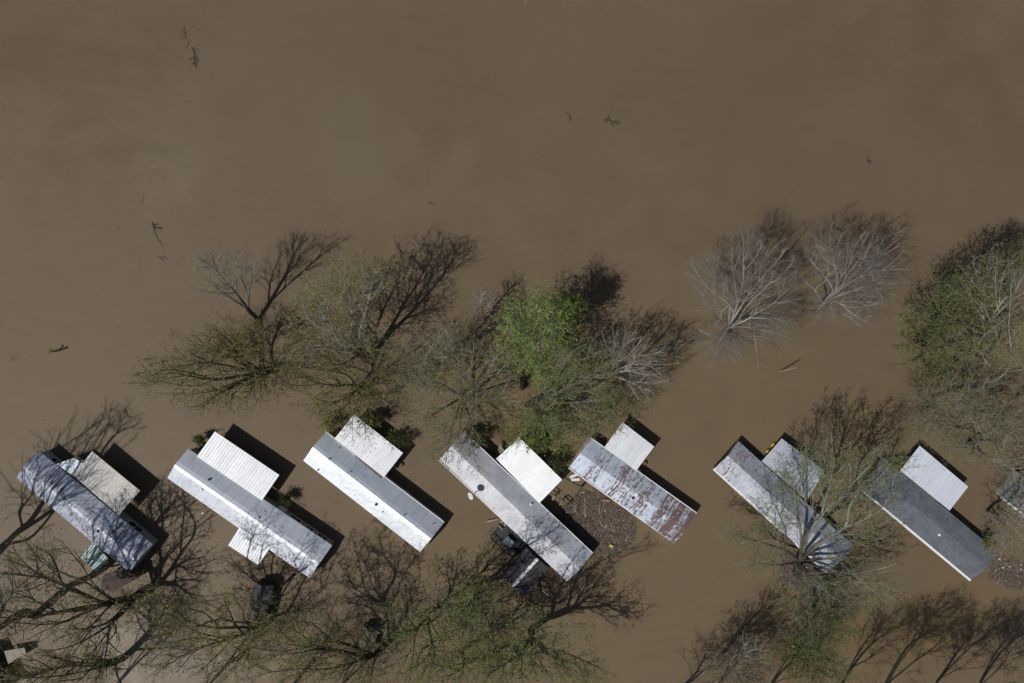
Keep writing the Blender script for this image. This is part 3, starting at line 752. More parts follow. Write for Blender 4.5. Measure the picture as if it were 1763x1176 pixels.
raft([(1350, 950), (1385, 950), (1420, 968), (1438, 990), (1425, 1004), (1400, 1012), (1370, 1017), (1348, 1008), (1339, 985), (1339, 962)],
     'thin brown debris mat gathered round the trunk of the large pale limbed tree', 7, 700, 6)
m = MB(); m.tube([W(1038, 861, .3), W(1044, 861.5, .32), W(1051, 862, .3)], [.08, .1, .07], 7)
tag(m.build('drift_log', plain('orange_log', srgb(172, 128, 104), .8)), 'pinkish brown drift log on top of the large debris raft', 'log')
m = MB(); c_ = W(1052, 940, .25); m.box(c_, np.array([.9, -.4, 0]), np.array([.4, .9, 0]), Z, .22, .13, .08)
tag(m.build('foam_block', plain('yellow_foam', srgb(206, 176, 104), .8)), 'yellowish foam block at the lower edge of the large debris raft', 'foam block')

# ------------------------------------------------------------------ tree builder (numpy)
def rings_mesh(P, R, par, K):
    """tubes for a branching skeleton. P (n,3), R (n,), par (n,) parent index (root -1)"""
    n = len(P); child = np.full(n, -1)
    best = np.zeros(n)
    for i in range(1, n):
        p = par[i]
        if R[i] > best[p]: best[p] = R[i]; child[p] = i
    D = np.zeros((n, 3)); D[1:] = P[1:] - P[par[1:]]
    D[0] = (0, 0, 1)
    L = np.linalg.norm(D, axis=1, keepdims=True); D = D / np.maximum(L, 1e-6)
    Dm = D.copy()
    has = child >= 0; Dm[has] += D[child[has]]; Dm /= np.maximum(np.linalg.norm(Dm, axis=1, keepdims=True), 1e-6)
    def ring(Pc, Dc, Rc):
        ref = np.tile(np.array([[0.31, 0.95, 0.05]]), (len(Pc), 1))
        a = np.cross(ref, Dc); a /= np.maximum(np.linalg.norm(a, axis=1, keepdims=True), 1e-4); b = np.cross(Dc, a)
        th = np.arange(K) * 2 * PI / K
        return Pc[:, None, :] + (a[:, None, :] * np.cos(th)[None, :, None] + b[:, None, :] * np.sin(th)[None, :, None]) * Rc[:, None, None]
    main = ring(P, Dm, R)
    ids = np.arange(1, n); cont = child[par[ids]] == ids
    bs = ids[~cont]; start = ring(P[par[bs]], D[bs], np.minimum(R[bs] * 1.25, R[par[bs]]))
    V = np.concatenate([main.reshape(-1, 3), start.reshape(-1, 3)])
    off = np.zeros(n, int); off[ids[cont]] = par[ids[cont]] * K
    off[bs] = n * K + np.arange(len(bs)) * K
    j = np.arange(K); j2 = (j + 1) % K
    A = off[ids][:, None]; B = (ids * K)[:, None]
    F = np.stack([A + j, A + j2, B + j2, B + j], -1).reshape(-1, 4)
    return V, F

def cones(P, D, L, R):
    """thin three sided tapering twigs"""
    n = len(P); ref = np.tile([[0.2, 0.3, 0.93]], (n, 1)); a = np.cross(ref, D); a /= np.maximum(np.linalg.norm(a, axis=1, keepdims=True), 1e-4); b = np.cross(D, a)
    V = np.empty((n, 4, 3))
    for k in range(3):
        th = 2 * PI * k / 3; V[:, k] = P + (a * math.cos(th) + b * math.sin(th)) * R[:, None]
    V[:, 3] = P + D * L[:, None]
    i = (np.arange(n) * 4)[:, None]
    F = np.stack([i + np.array([[0, 1, 3]]), i + np.array([[1, 2, 3]]), i + np.array([[2, 0, 3]])], 1).reshape(-1, 3)
    return V.reshape(-1, 3), F

NTWIG = [0]
def tree(name, label, base, blobs, limbs=(), r0=.3, n=260, seed=1, bk='grey', lf=None, nleaf=0, lsize=.12, twig=3, sub=3, tl=1.0, bf=.45, fork=.25, group='trees standing in the flood water', cat='tree', up=.25, p=1.85, gnd=False, lean=None, tr=.010, dens=1.0):
    n = int(n * 1.7 * dens); sub = sub + 1 if lf else sub
    """base: water-level pixel; blobs: (u, v, z, ru, rv, rz, weight) crown clumps, seen position and height;
       limbs: polylines [(u,v,z)...] of main limbs starting from the trunk"""
    rg = np.random.default_rng(seed); X = G if gnd else W
    b = G(*base, -1.0)
    bl = [(X(q[0], q[1], q[2]), np.array([q[3] / PPM, q[4] / PPM, q[5]]), q[6] if len(q) > 6 else 1.0) for q in blobs]
    wt = np.array([x[2] * x[1][0] * x[1][1] for x in bl]); wt /= wt.sum()
    T = []
    for (c_, rr, _), f in zip(bl, wt):
        k = max(4, int(n * f)); d = rg.normal(size=(k, 3)); d /= np.linalg.norm(d, axis=1, keepdims=True)
        T.append(c_ + d * rr * (rg.random((k, 1)) ** .5 * rg.choice([.8, 1.0, 1.3], size=(k, 1), p=[.35, .45, .2])))
    T = np.concatenate(T); T = T[T[:, 2] > 1.2]
    cc = (T.mean(axis=0))
    P = [b]; par = [-1]; dr = [Z]; pl = [0.]
    def extend(i, q, step=.9, curl=.25):
        """curved path from node i to point q"""
        p0 = P[i]; d = q - p0; L = np.linalg.norm(d)
        if L < .05: return i
        k = max(1, int(round(L / step))); m1 = p0 + dr[i] * L * curl; m2 = q - (unit(d) * .7 + Z * .3) * L * .25
        cur = i
        for s in range(1, k + 1):
            t_ = s / k; pt = (1 - t_) ** 3 * p0 + 3 * (1 - t_) ** 2 * t_ * m1 + 3 * (1 - t_) * t_ ** 2 * m2 + t_ ** 3 * q
            if s < k: pt = pt + rg.normal(0, .05 * min(1, L * .3), 3)
            dd = pt - P[cur]; ln = np.linalg.norm(dd)
            if ln < 1e-4: continue
            P.append(pt); par.append(cur); dr.append(dd / ln); pl.append(pl[cur] + ln); cur = len(P) - 1
        return cur
    fk = b + (cc - b) * fork + Z * 0.3
    if lean is not None: fk = W(*lean)
    top = extend(0, fk, .8, .35)
    tips = []
    for lm in limbs:
        cur = top
        for q in lm: cur = extend(cur, X(*q), .9, .3)
        tips.append(cur)
    order = np.argsort(np.linalg.norm(T - fk, axis=1) + rg.normal(0, .4, len(T)))
    cap = 30000; PA = np.zeros((cap, 3)); DA = np.zeros((cap, 3)); LA = np.zeros(cap); filled = 0
    for ti in order:
        q = T[ti]; m_ = len(P)
        if m_ > filled:
            PA[filled:m_] = P[filled:]; DA[filled:m_] = dr[filled:]; LA[filled:m_] = pl[filled:]; filled = m_
        V = q - PA[:m_]; d = np.linalg.norm(V, axis=1) + 1e-6; cosv = np.einsum('ij,ij->i', V, DA[:m_]) / d
        cost = d * (1 + 1.0 * (1 - cosv)) + bf * LA[:m_]; cost[:min(m_, max(1, top))] += 50 if m_ > top else 0
        extend(int(np.argmin(cost)), q)
    P = np.array(P); par = np.array(par); N = len(P)
    ch = np.full(N, -1); sz_ = np.ones(N)
    for i in range(N - 1, 0, -1): sz_[par[i]] += sz_[i]
    bst = np.zeros(N)
    for i in range(1, N):
        if sz_[i] > bst[par[i]]: bst[par[i]] = sz_[i]; ch[par[i]] = i
    mid = np.where((ch >= 0) & (np.arange(N) > top))[0]
    for _ in range(3): P[mid] = P[mid] * .5 + (P[par[mid]] + P[ch[mid]]) * .25
    cnt = np.zeros(N)
    kids = np.bincount(par[1:], minlength=N); cnt[kids == 0] = 1
    for i in range(N - 1, 0, -1): cnt[par[i]] += cnt[i]
    rt = r0 / cnt[0] ** (1 / p); R = np.maximum(rt * cnt ** (1 / p), .011)
    for t_ in tips:
        path = [t_]
        while par[path[-1]] > top: path.append(par[path[-1]])
        for k_, i_ in enumerate(path): R[i_] = max(R[i_], r0 * .36 * (k_ / len(path)) ** .8 + .012)
    root = thing(name, (b[0], b[1], 0), label, cat, group)
    V, F = rings_mesh(P, R, par, 6)
    fast_obj('trunk', V, F, M['bark_' + bk], root, True)
    # twigs
    D = np.zeros((N, 3)); D[1:] = P[1:] - P[par[1:]]; D /= np.maximum(np.linalg.norm(D, axis=1, keepdims=True), 1e-6)
    src = np.where((kids <= 1) & (cnt <= 7) & (P[:, 2] > 1.0))[0]
    s = np.repeat(src, twig); k = len(s)
    def rnd(k_): 
        x = rg.normal(size=(k_, 3)); return x / np.linalg.norm(x, axis=1, keepdims=True)
    d1 = D[s] * .75 + rnd(k) * .75 + Z * up; d1 /= np.linalg.norm(d1, axis=1, keepdims=True)
    L1 = tl * rg.uniform(.5, 1.5, k); P1 = P[s] - D[s] * rg.uniform(0, .8, (k, 1)) * .8
    s2 = np.repeat(np.arange(k), sub); k2 = len(s2); f2 = rg.uniform(.2, .95, k2)
    P2 = P1[s2] + d1[s2] * (L1[s2] * f2)[:, None]
    d2 = d1[s2] * .7 + rnd(k2) * .6 + Z * up * .6; d2 /= np.linalg.norm(d2, axis=1, keepdims=True); L2 = L1[s2] * rg.uniform(.3, .7, k2)
    PP = np.concatenate([P1, P2]); DD = np.concatenate([d1, d2]); LL = np.concatenate([L1, L2])
    RR = np.concatenate([np.full(k, tr), np.full(k2, tr * .7)])
    V, F = cones(PP, DD, LL, RR); NTWIG[0] += len(F)
    cr = fast_obj('crown', V, F, M['twig_' + bk], root)
    if lf and nleaf:
        i = rg.integers(0, len(P2), nleaf); f = rg.uniform(.15, 1.05, nleaf)
        q = P2[i] + d2[i] * (L2[i] * f)[:, None] + rg.normal(0, .04, (nleaf, 3))
        a = rnd(nleaf); nn = rnd(nleaf) + Z * .6; bb = np.cross(nn, a); bb /= np.linalg.norm(bb, axis=1, keepdims=True)
        a = np.cross(bb, nn); a /= np.linalg.norm(a, axis=1, keepdims=True)
        sz = lsize * rg.uniform(.5, 1.3, (nleaf, 1))
        V = np.stack([q - a * sz * .6, q + bb * sz * .3, q + a * sz * .6, q - bb * sz * .3], 1).reshape(-1, 3)
        F = (np.arange(nleaf) * 4)[:, None] + np.arange(4)
        fast_obj('leaves', V, F, M['leaf_' + lf], cr); NTWIG[0] += nleaf
    return root

BT, UT, GT = 'bare_tree', 'budding_tree', 'green_tree'
# ---- group above the homes
tree(BT, 'bare grey forked tree leaning up left, at the upper left of the tree band', (445, 553),
     [(385, 470, 9, 42, 40, 3.2), (350, 450, 11, 26, 26, 2.2), (430, 460, 10, 26, 36, 2.5), (380, 500, 7, 40, 18, 2)],
     [[(405, 505, 6), (370, 464, 10), (338, 442, 13)], [(427, 520, 4), (432, 470, 9), (450, 440, 12)], [(395, 512, 5), (352, 480, 9)]],
     r0=.24, n=170, seed=11, dens=0.90, bk='grey', lean=(428, 534, 2.6), twig=4, sub=3, tl=.95)
tree(UT, 'dark limbed budding tree fanning out to the left of the tree band', (482, 634),
     [(380, 600, 7, 75, 45, 3.5), (300, 640, 7, 60, 35, 3), (370, 680, 6, 75, 32, 3), (240, 650, 7, 28, 16, 2, .6), (440, 590, 7, 40, 45, 3), (440, 660, 6, 40, 30, 2.5)],
     [[(430, 645, 2.5), (370, 655, 4), (330, 648, 6), (290, 640, 8)], [(415, 635, 3), (350, 620, 6), (310, 600, 8)], [(425, 625, 3), (400, 590, 6), (360, 560, 9)], [(400, 665, 4), (340, 700, 6)], [(455, 600, 5), (440, 560, 8)]],
     r0=.42, n=420, seed=12, bk='dark', lf='olive', nleaf=10500, lsize=.135, lean=(458, 640, 1.4), twig=3, sub=3)
tree(UT, 'tall olive budding tree with upright pale limbs left of the tree band centre', (640, 628),
     [(590, 500, 12, 62, 55, 4), (600, 570, 11, 60, 50, 4), (545, 540, 9, 45, 50, 3.5), (640, 480, 13, 38, 30, 3), (520, 600, 7, 40, 40, 3)],
     [[(610, 600, 5), (606, 540, 9), (600, 470, 14)], [(600, 605, 4), (570, 560, 8), (560, 500, 12)], [(620, 580, 7), (640, 500, 13)], [(590, 630, 5), (530, 620, 7)]],
     r0=.42, n=430, seed=13, dens=1.1, bk='grey', lf='olive', nleaf=11250, lsize=.135, twig=3, sub=3)
tree(UT, 'low budding tree below the tall olive one, near the silver home', (622, 668),
     [(560, 640, 7, 60, 42, 3), (610, 680, 7, 60, 40, 3), (660, 640, 8, 45, 45, 3), (560, 700, 6, 45, 28, 2.5), (500, 640, 6, 35, 35, 2.5), (625, 735, 5.5, 30, 32, 1.6, .6), (590, 720, 5, 60, 26, 2, .5)],
     [[(610, 650, 3), (560, 640, 6)], [(640, 640, 5), (670, 600, 9)], [(600, 700, 4), (560, 715, 6)]],
     r0=.3, n=330, seed=14, bk='dark', lf='olive', nleaf=7500, lsize=.135, twig=3, sub=3)
tree(UT, 'slanting grey budding tree whose trunk runs diagonally up right below the olive tree', (668, 680),
     [(735, 620, 8, 50, 38, 3), (780, 590, 10, 35, 35, 3), (700, 650, 6, 40, 35, 2.5)],
     [[(712, 650, 4), (748, 622, 6), (780, 596, 9)], [(730, 640, 5), (700, 600, 8)]],
     r0=.24, n=220, seed=15, bk='grey', lf='olive', nleaf=3300, lsize=.135, twig=3, sub=3)
tree(BT, 'small bare tree in open water above the tree band centre', (834, 555),
     [(830, 518, 6, 22, 26, 2.2)], [[(828, 530, 4), (822, 508, 7)], [(838, 535, 4), (845, 515, 6)]],
     r0=.12, n=80, seed=16, dens=0.70, bk='pale', twig=3, sub=3, tl=.8)
tree(UT, 'round grey budding tree whose pale limbs radiate like spokes, centre of the tree band', (798, 688),
     [(795, 660, 9, 70, 60, 3.5), (850, 620, 10, 48, 45, 3.2), (770, 600, 11, 40, 42, 3), (840, 690, 8, 60, 35, 3), (770, 735, 7, 55, 40, 2.5), (730, 650, 8, 45, 45, 3), (760, 780, 6, 36, 40, 1.8, .7), (810, 770, 6, 26, 50, 1.8, .6), (730, 720, 7, 40, 40, 2.5, .6)],
     [[(790, 640, 7), (785, 590, 12)], [(830, 655, 7), (862, 605, 12)], [(835, 690, 6), (890, 680, 9)], [(760, 705, 5), (725, 730, 7)], [(780, 730, 5), (772, 765, 7)], [(750, 655, 7), (715, 630, 10)], [(815, 735, 5), (830, 765, 7)], [(795, 720, 5), (798, 755, 7)]],
     r0=.4, n=520, seed=17, dens=.95, bk='grey', lf='olive', nleaf=8250, lsize=.135, fork=.18, twig=3, sub=3)
tree(GT, 'bright fresh green tree, the most vivid in the tree band', (898, 672),
     [(900, 580, 11, 34, 30, 3, 1), (918, 540, 12.5, 34, 24, 2.6, 1), (950, 560, 11, 34, 20, 2), (940, 595, 10, 30, 18, 2), (905, 625, 9, 34, 16, 2.2), (885, 555, 11.5, 20, 26, 2), (925, 518, 13.5, 18, 14, 1.5), (875, 600, 10, 18, 20, 2, .7), (930, 640, 8, 30, 18, 2, .7), (965, 540, 11, 20, 24, 2, .8)],
     [[(894, 640, 6), (905, 590, 10), (915, 540, 13)], [(920, 600, 9), (955, 560, 11)], [(890, 600, 9), (872, 560, 11)]],
     r0=.3, n=260, seed=18, bk='grey', lf='green', nleaf=8200, lsize=.165, twig=4, sub=3, tl=1.2, up=.1)
tree(GT, 'small fresh green tree in the shadow right of the vivid one', (972, 585),
     [(978, 532, 7, 26, 24, 2), (990, 522, 8, 20, 16, 2)], [[(975, 555, 4), (982, 525, 7)]],
     r0=.14, n=110, seed=19, bk='dark', lf='mid', nleaf=3400, lsize=.16, twig=3, sub=3, tl=.7)
tree(GT, 'spreading yellow green tree with a long pale limb, right of the vivid green tree', (904, 700),
     [(1000, 630, 9, 58, 36, 3), (960, 660, 8, 45, 38, 3), (1030, 690, 7, 42, 34, 2.6), (950, 720, 7, 42, 34, 2.6), (990, 610, 9, 48, 24, 2.4)],
     [[(930, 670, 4), (965, 630, 8), (985, 605, 10)], [(940, 685, 4), (1000, 655, 8), (1045, 640, 9)], [(930, 715, 4), (960, 740, 6)], [(960, 680, 5), (1020, 700, 7)]],
     r0=.34, n=340, seed=20, bk='grey', lf='mid', nleaf=7500, lsize=.15, twig=3, sub=3)
tree(GT, 'low yellow green bush like tree hanging over the bright white carport', (925, 735),
     [(930, 725, 5, 50, 30, 2), (905, 750, 5, 42, 24, 1.8), (960, 765, 4.2, 36, 22, 1.2, .6)],
     [[(940, 720, 3), (950, 740, 5)], [(905, 740, 3), (880, 750, 5)]],
     r0=.16, n=230, seed=21, bk='dark', lf='fresh', nleaf=4000, lsize=.14, twig=3, sub=3, tl=.8)
tree(BT, 'pale bare tree fanning out to the right end of the tree band', (1036, 650),
     [(1095, 610, 8, 42, 40, 3), (1120, 640, 7, 40, 30, 2.8), (1070, 590, 9, 34, 26, 2.6), (1100, 665, 6, 40, 20, 2)],
     [[(1065, 635, 4), (1100, 625, 6), (1145, 630, 8)], [(1060, 620, 5), (1085, 580, 9)], [(1065, 640, 4), (1110, 600, 8)], [(1065, 650, 4), (1120, 665, 6)], [(1055, 610, 6), (1062, 575, 9)]],
     r0=.26, n=240, seed=22, dens=0.85, bk='pale', twig=4, sub=3, tl=.9, lf='olive', nleaf=500)
tree(BT, 'thin bare snag right of the pale fan shaped bare tree', (1150, 612),
     [(1150, 590, 5, 14, 24, 2), (1175, 600, 4, 26, 12, 1.5)], [[(1148, 595, 4), (1146, 578, 6)], [(1160, 605, 3), (1195, 600, 4)]],
     r0=.1, n=50, seed=23, bk='grey', twig=3, sub=2, tl=.7)
tree(UT, 'thin olive budding tree at the lower right of the tree band, above the square carport', (1050, 700),
     [(1075, 690, 5, 40, 34, 2), (1050, 730, 4.5, 34, 24, 1.6), (1000, 740, 4.5, 30, 28, 1.6)], [[(1070, 690, 3), (1090, 700, 5)]],
     r0=.14, n=180, seed=24, bk='grey', lf='olive', nleaf=2400, lsize=.135, twig=3, sub=3, tl=.8)
# ---- two pale bare trees right of centre
tree(BT, 'wide pale bare tree, left of the two standing alone in the water', (1238, 596),
     [(1280, 500, 10, 78, 60, 3.4), (1225, 480, 10, 42, 50, 3), (1330, 470, 11, 50, 45, 3), (1250, 590, 7, 60, 42, 2.8), (1330, 560, 8, 45, 40, 2.8), (1285, 430, 12, 42, 34, 2.6)],
     [[(1268, 541, 5.5), (1290, 505, 7), (1330, 460, 11), (1355, 425, 13)], [(1266, 542, 5.5), (1222, 500, 8), (1190, 452, 11)], [(1268, 530, 6), (1262, 470, 9), (1262, 425, 13)], [(1258, 520, 6), (1240, 470, 9), (1228, 440, 11)],
      [(1290, 550, 6), (1340, 545, 8), (1375, 560, 9)], [(1285, 560, 5), (1305, 610, 7)], [(1240, 575, 4), (1200, 565, 6)], [(1238, 590, 4), (1225, 625, 5)], [(1275, 510, 7), (1285, 440, 12)]],
     r0=.28, n=620, seed=25, dens=.6, bk='pale', lean=(1252, 566, 3.4), twig=8, sub=4, tl=1.25, tr=.008)
tree(BT, 'pale bare tree, right of the two standing alone in the water', (1402, 540),
     [(1465, 470, 10, 75, 48, 3.4), (1430, 430, 11, 46, 36, 2.8), (1510, 440, 11, 36, 42, 3), (1450, 530, 6, 62, 30, 2.4), (1490, 500, 9, 50, 34, 2.8)],
     [[(1425, 510, 5), (1465, 480, 8), (1490, 440, 12), (1500, 415, 14)], [(1435, 505, 5), (1410, 465, 9), (1390, 440, 11)], [(1440, 500, 6), (1432, 440, 10), (1430, 410, 13)],
      [(1455, 490, 7), (1510, 470, 10), (1540, 455, 11)], [(1435, 515, 5), (1470, 545, 6), (1500, 558, 7)], [(1400, 500, 6), (1380, 475, 8)], [(1460, 500, 6), (1520, 505, 8)]],
     r0=.27, n=520, seed=26, dens=.6, bk='pale', lean=(1416, 524, 2.6), twig=8, sub=4, tl=1.25, tr=.008)
# ---- right hand group
tree(UT, 'dense dark olive tree at the left edge of the right hand wood', (1578, 588),
     [(1605, 560, 9, 48, 50, 3.2, 1.3), (1650, 520, 11, 50, 45, 3.2, 1.3), (1600, 620, 8, 45, 40, 3, 1.2), (1680, 580, 10, 50, 50, 3)],
     [[(1610, 570, 6), (1640, 530, 10)], [(1590, 600, 5), (1570, 620, 8)], [(1640, 590, 7), (1690, 560, 11)]],
     r0=.36, n=520, seed=27, dens=.5, bk='dark', lf='mid', nleaf=7500, lsize=.14, twig=4, sub=3)
tree(UT, 'tall pale trunked tree at the right hand side of the photo', (1640, 640),
     [(1720, 500, 14, 55, 60, 3.5), (1740, 600, 13, 50, 60, 3.5), (1695, 475, 13, 45, 36, 3), (1755, 465, 14, 45, 40, 3), (1660, 600, 10, 45, 45, 3)],
     [[(1700, 660, 8), (1735, 640, 11), (1737, 560, 15), (1742, 480, 18)], [(1715, 590, 10), (1690, 520, 14)], [(1740, 520, 15), (1765, 470, 17)], [(1680, 610, 8), (1650, 570, 11)]],
     r0=.36, n=420, seed=28, dens=0.75, bk='grey', lf='olive', nleaf=5000, twig=4, sub=3, lsize=.14)
tree(UT, 'olive budding tree in the middle of the right hand wood', (1590, 700),
     [(1610, 690, 7, 50, 40, 3), (1660, 680, 9, 50, 45, 3), (1700, 720, 9, 50, 40, 3), (1600, 740, 6, 42, 24, 2)],
     [[(1620, 680, 5), (1650, 640, 9)], [(1640, 700, 6), (1700, 720, 9)], [(1600, 690, 5), (1570, 710, 7)]],
     r0=.32, n=420, seed=29, bk='grey', lf='olive', nleaf=5500, twig=3, sub=3)
tree(UT, 'grey limbed tree hanging over the pale carport at the right', (1668, 765),
     [(1700, 770, 8, 58, 42, 3), (1740, 720, 10, 45, 45, 3), (1750, 790, 9, 40, 45, 3), (1650, 770, 6, 38, 26, 2)],
     [[(1690, 750, 5), (1730, 735, 9), (1763, 725, 12)], [(1690, 780, 5), (1740, 800, 9)], [(1680, 750, 5), (1672, 720, 8)]],
     r0=.3, n=380, seed=30, dens=0.70, bk='grey', lf='olive', nleaf=3200, twig=3, sub=3)
tree(UT, 'pale twiggy tree beside the home cut off at the right edge', (1700, 880),
     [(1745, 900, 7, 42, 42, 2.6), (1725, 940, 6, 30, 28, 2), (1770, 860, 8, 30, 42, 2.6)],
     [[(1730, 900, 5), (1763, 890, 8)], [(1720, 920, 4), (1730, 950, 6)]],
     r0=.2, n=240, seed=31, dens=0.60, bk='pale', lf='olive', nleaf=2200, twig=3, sub=3)
tree(UT, 'leafy dark tree in the upper right corner of the right hand wood', (1655, 480),
     [(1700, 490, 9, 34, 36, 3), (1750, 445, 10, 36, 34, 3), (1655, 500, 8, 30, 24, 2.5)],
     [[(1690, 460, 6), (1730, 410, 10)]], r0=.3, n=320, seed=32, bk='dark', lf='mid', nleaf=5000, twig=4, sub=3)
# ---- big tree over home 6
tree(UT, 'large spreading pale limbed tree over the grey rust patched home', (1372, 992),
     [(1440, 840, 12, 62, 60, 3.5), (1410, 790, 12, 55, 40, 3), (1500, 830, 11, 42, 50, 3), (1480, 920, 9, 62, 42, 3), (1350, 880, 8, 50, 50, 3), (1270, 920, 6, 48, 22, 1.8), (1310, 960, 6, 40, 28, 2), (1430, 1020, 8, 80, 45, 3), (1500, 1010, 8, 52, 42, 2.6), (1360, 830, 9, 40, 40, 2.6), (1395, 1075, 8, 45, 38, 2.6), (1530, 795, 12, 40, 34, 2.6, .8)],
     [[(1378, 942, 4), (1408, 900, 7), (1425, 850, 11), (1438, 800, 14)], [(1400, 905, 7), (1450, 850, 11), (1500, 800, 14)], [(1380, 930, 5), (1370, 870, 9), (1360, 820, 11)],
      [(1425, 925, 6), (1470, 905, 9), (1510, 880, 11)], [(1410, 930, 5), (1500, 920, 9)], [(1350, 945, 4), (1310, 935, 5), (1260, 920, 7)], [(1345, 975, 4), (1300, 965, 6)],
      [(1420, 980, 5), (1500, 985, 8), (1545, 970, 9)], [(1378, 1010, 5), (1392, 1060, 8), (1400, 1100, 10)], [(1372, 1015, 5), (1345, 1050, 8)], [(1430, 960, 5), (1480, 1000, 8)], [(1400, 1000, 5), (1460, 1050, 8)]],
     r0=.46, n=900, seed=33, dens=0.85, bk='grey', lf='mid', nleaf=15000, lsize=.13, lean=(1376, 968, 2.5), twig=3, sub=3)
# ---- bottom left dark limbed trees
tree(UT, 'big dark tree whose heavy limbs sweep left across the lower left corner', (262, 1012),
     [(90, 1000, 12, 90, 50, 3), (40, 1060, 12, 80, 40, 3), (130, 1090, 11, 80, 40, 3), (60, 960, 12, 70, 40, 3), (170, 1030, 8, 60, 30, 2.5), (170, 1110, 10, 50, 40, 3)],
     [[(225, 1032, 3), (170, 1042, 6), (100, 1055, 9), (0, 1075, 12)], [(200, 1040, 4), (120, 1010, 8), (40, 990, 11), (-20, 985, 13)], [(222, 1045, 4), (190, 1075, 7), (130, 1112, 10), (60, 1125, 12)], [(190, 1072, 7), (185, 1120, 9), (172, 1160, 11)],
      [(180, 1040, 6), (110, 1072, 9), (20, 1072, 12)], [(188, 1035, 5), (178, 1015, 7)]],
     r0=.55, n=480, seed=34, dens=.5, bk='dark', lf='olive', nleaf=5460, lean=(240, 1022, 1.8), twig=5, sub=3, lsize=.14)
tree(UT, 'dark tree entering from the bottom edge at the lower left', (215, 1132),
     [(60, 1160, 11, 90, 26, 3), (120, 1140, 10, 70, 30, 3), (180, 1150, 7, 50, 26, 2.5)],
     [[(190, 1145, 4), (130, 1160, 7), (40, 1168, 11)], [(180, 1142, 5), (90, 1150, 9), (0, 1176, 12)], [(200, 1160, 4), (215, 1190, 7)]],
     r0=.42, n=260, seed=35, dens=.5, bk='dark', lf='olive', nleaf=3380, lean=(200, 1138, 1.8), twig=5, sub=3, lsize=.14)
tree(UT, 'dark gnarled tree standing just below the narrow grey shed', (468, 1068),
     [(400, 1050, 8, 70, 34, 3), (361, 1082, 14, 50, 40, 3), (340, 1080, 9, 60, 34, 3), (420, 1110, 8, 60, 34, 3), (300, 1060, 9, 50, 40, 3), (380, 1150, 9, 60, 30, 3), (300, 1130, 10, 50, 34, 3), (250, 1040, 15, 50, 40, 3, .8)],
     [[(440, 1080, 3), (380, 1082, 6), (330, 1080, 8), (280, 1068, 10)], [(415, 1088, 4), (398, 1060, 6), (385, 1030, 9)], [(440, 1095, 4), (420, 1125, 7), (380, 1150, 10)], [(400, 1100, 5), (350, 1110, 9), (280, 1150, 12)], [(420, 1070, 5), (422, 1040, 8)]],
     r0=.36, n=420, seed=36, dens=.5, bk='dark', lf='olive', nleaf=7800, lean=(452, 1076, 1.5), twig=5, sub=3, lsize=.14)
tree(UT, 'dark leaning tree at the bottom edge beside the small brown shed', (655, 1118),
     [(600, 1100, 8, 60, 34, 3), (540, 1120, 9, 60, 34, 3), (600, 1160, 10, 60, 26, 3), (520, 1080, 9, 50, 40, 3), (500, 1160, 11, 60, 26, 3), (450, 1105, 15, 50, 40, 3), (519, 1120, 15, 46, 38, 3)],
     [[(625, 1120, 4), (595, 1110, 6), (580, 1080, 8), (578, 1052, 10)], [(630, 1135, 5), (560, 1155, 8), (500, 1140, 11)], [(645, 1135, 4), (636, 1176, 8)], [(625, 1130, 5), (540, 1110, 9), (515, 1085, 11)]],
     r0=.36, n=400, seed=37, dens=.5, bk='dark', lf='olive', nleaf=9100, lean=(647, 1128, 2), twig=5, sub=3, lsize=.14)
# ---- bottom centre green trees
tree(GT, 'leafy green tree left of the bottom centre, reaching up towards the silver home', (735, 1055),
     [(700, 1080, 9, 55, 45, 3), (745, 1110, 9, 55, 45, 3), (770, 1060, 10, 45, 45, 3), (720, 1150, 9, 50, 34, 3)],
     [[(740, 1070, 5), (765, 1050, 10)], [(720, 1080, 5), (690, 1090, 9)], [(740, 1090, 5), (750, 1140, 10)]],
     r0=.34, n=420, seed=38, dens=0.45, bk='dark', lf='mid', nleaf=6000, lsize=.14, twig=3, sub=3)
tree(GT, 'leafy green tree below the black shingled porch, middle of the bottom trees', (815, 1010),
     [(825, 1035, 9, 46, 42, 3), (815, 1045, 15, 42, 40, 3), (800, 1085, 9, 45, 42, 3), (860, 1090, 9, 46, 42, 3)],
     [[(822, 1025, 5), (820, 1010, 11)], [(825, 1040, 5), (860, 1090, 10)]],
     r0=.3, n=360, seed=39, dens=0.70, bk='dark', lf='mid', nleaf=5200, lsize=.14, twig=3, sub=3)
tree(GT, 'broad leafy green tree at the bottom centre casting the longest shadow', (915, 1085),
     [(900, 1130, 12, 62, 42, 3.5), (960, 1140, 10, 50, 34, 3), (850, 1150, 11, 60, 34, 3), (930, 1090, 12, 44, 30, 3), (1010, 1160, 10, 44, 24, 3), (1010, 1090, 15, 20, 20, 3, .4)],
     [[(905, 1110, 6), (895, 1090, 10), (915, 1050, 14)], [(930, 1110, 6), (980, 1130, 11)], [(900, 1120, 6), (860, 1150, 11)], [(915, 1125, 6), (920, 1160, 12)]],
     r0=.44, n=560, seed=40, dens=0.50, bk='dark', lf='mid', nleaf=7500, lsize=.14, twig=3, sub=3)
tree(GT, 'low green tree at the bottom edge between the leafy ones', (790, 1125),
     [(790, 1150, 8, 60, 26, 3), (850, 1120, 8, 40, 34, 2.5)], [[(800, 1140, 5), (820, 1165, 8)]],
     r0=.26, n=240, seed=41, dens=0.40, bk='dark', lf='mid', nleaf=4680, twig=3, sub=3)
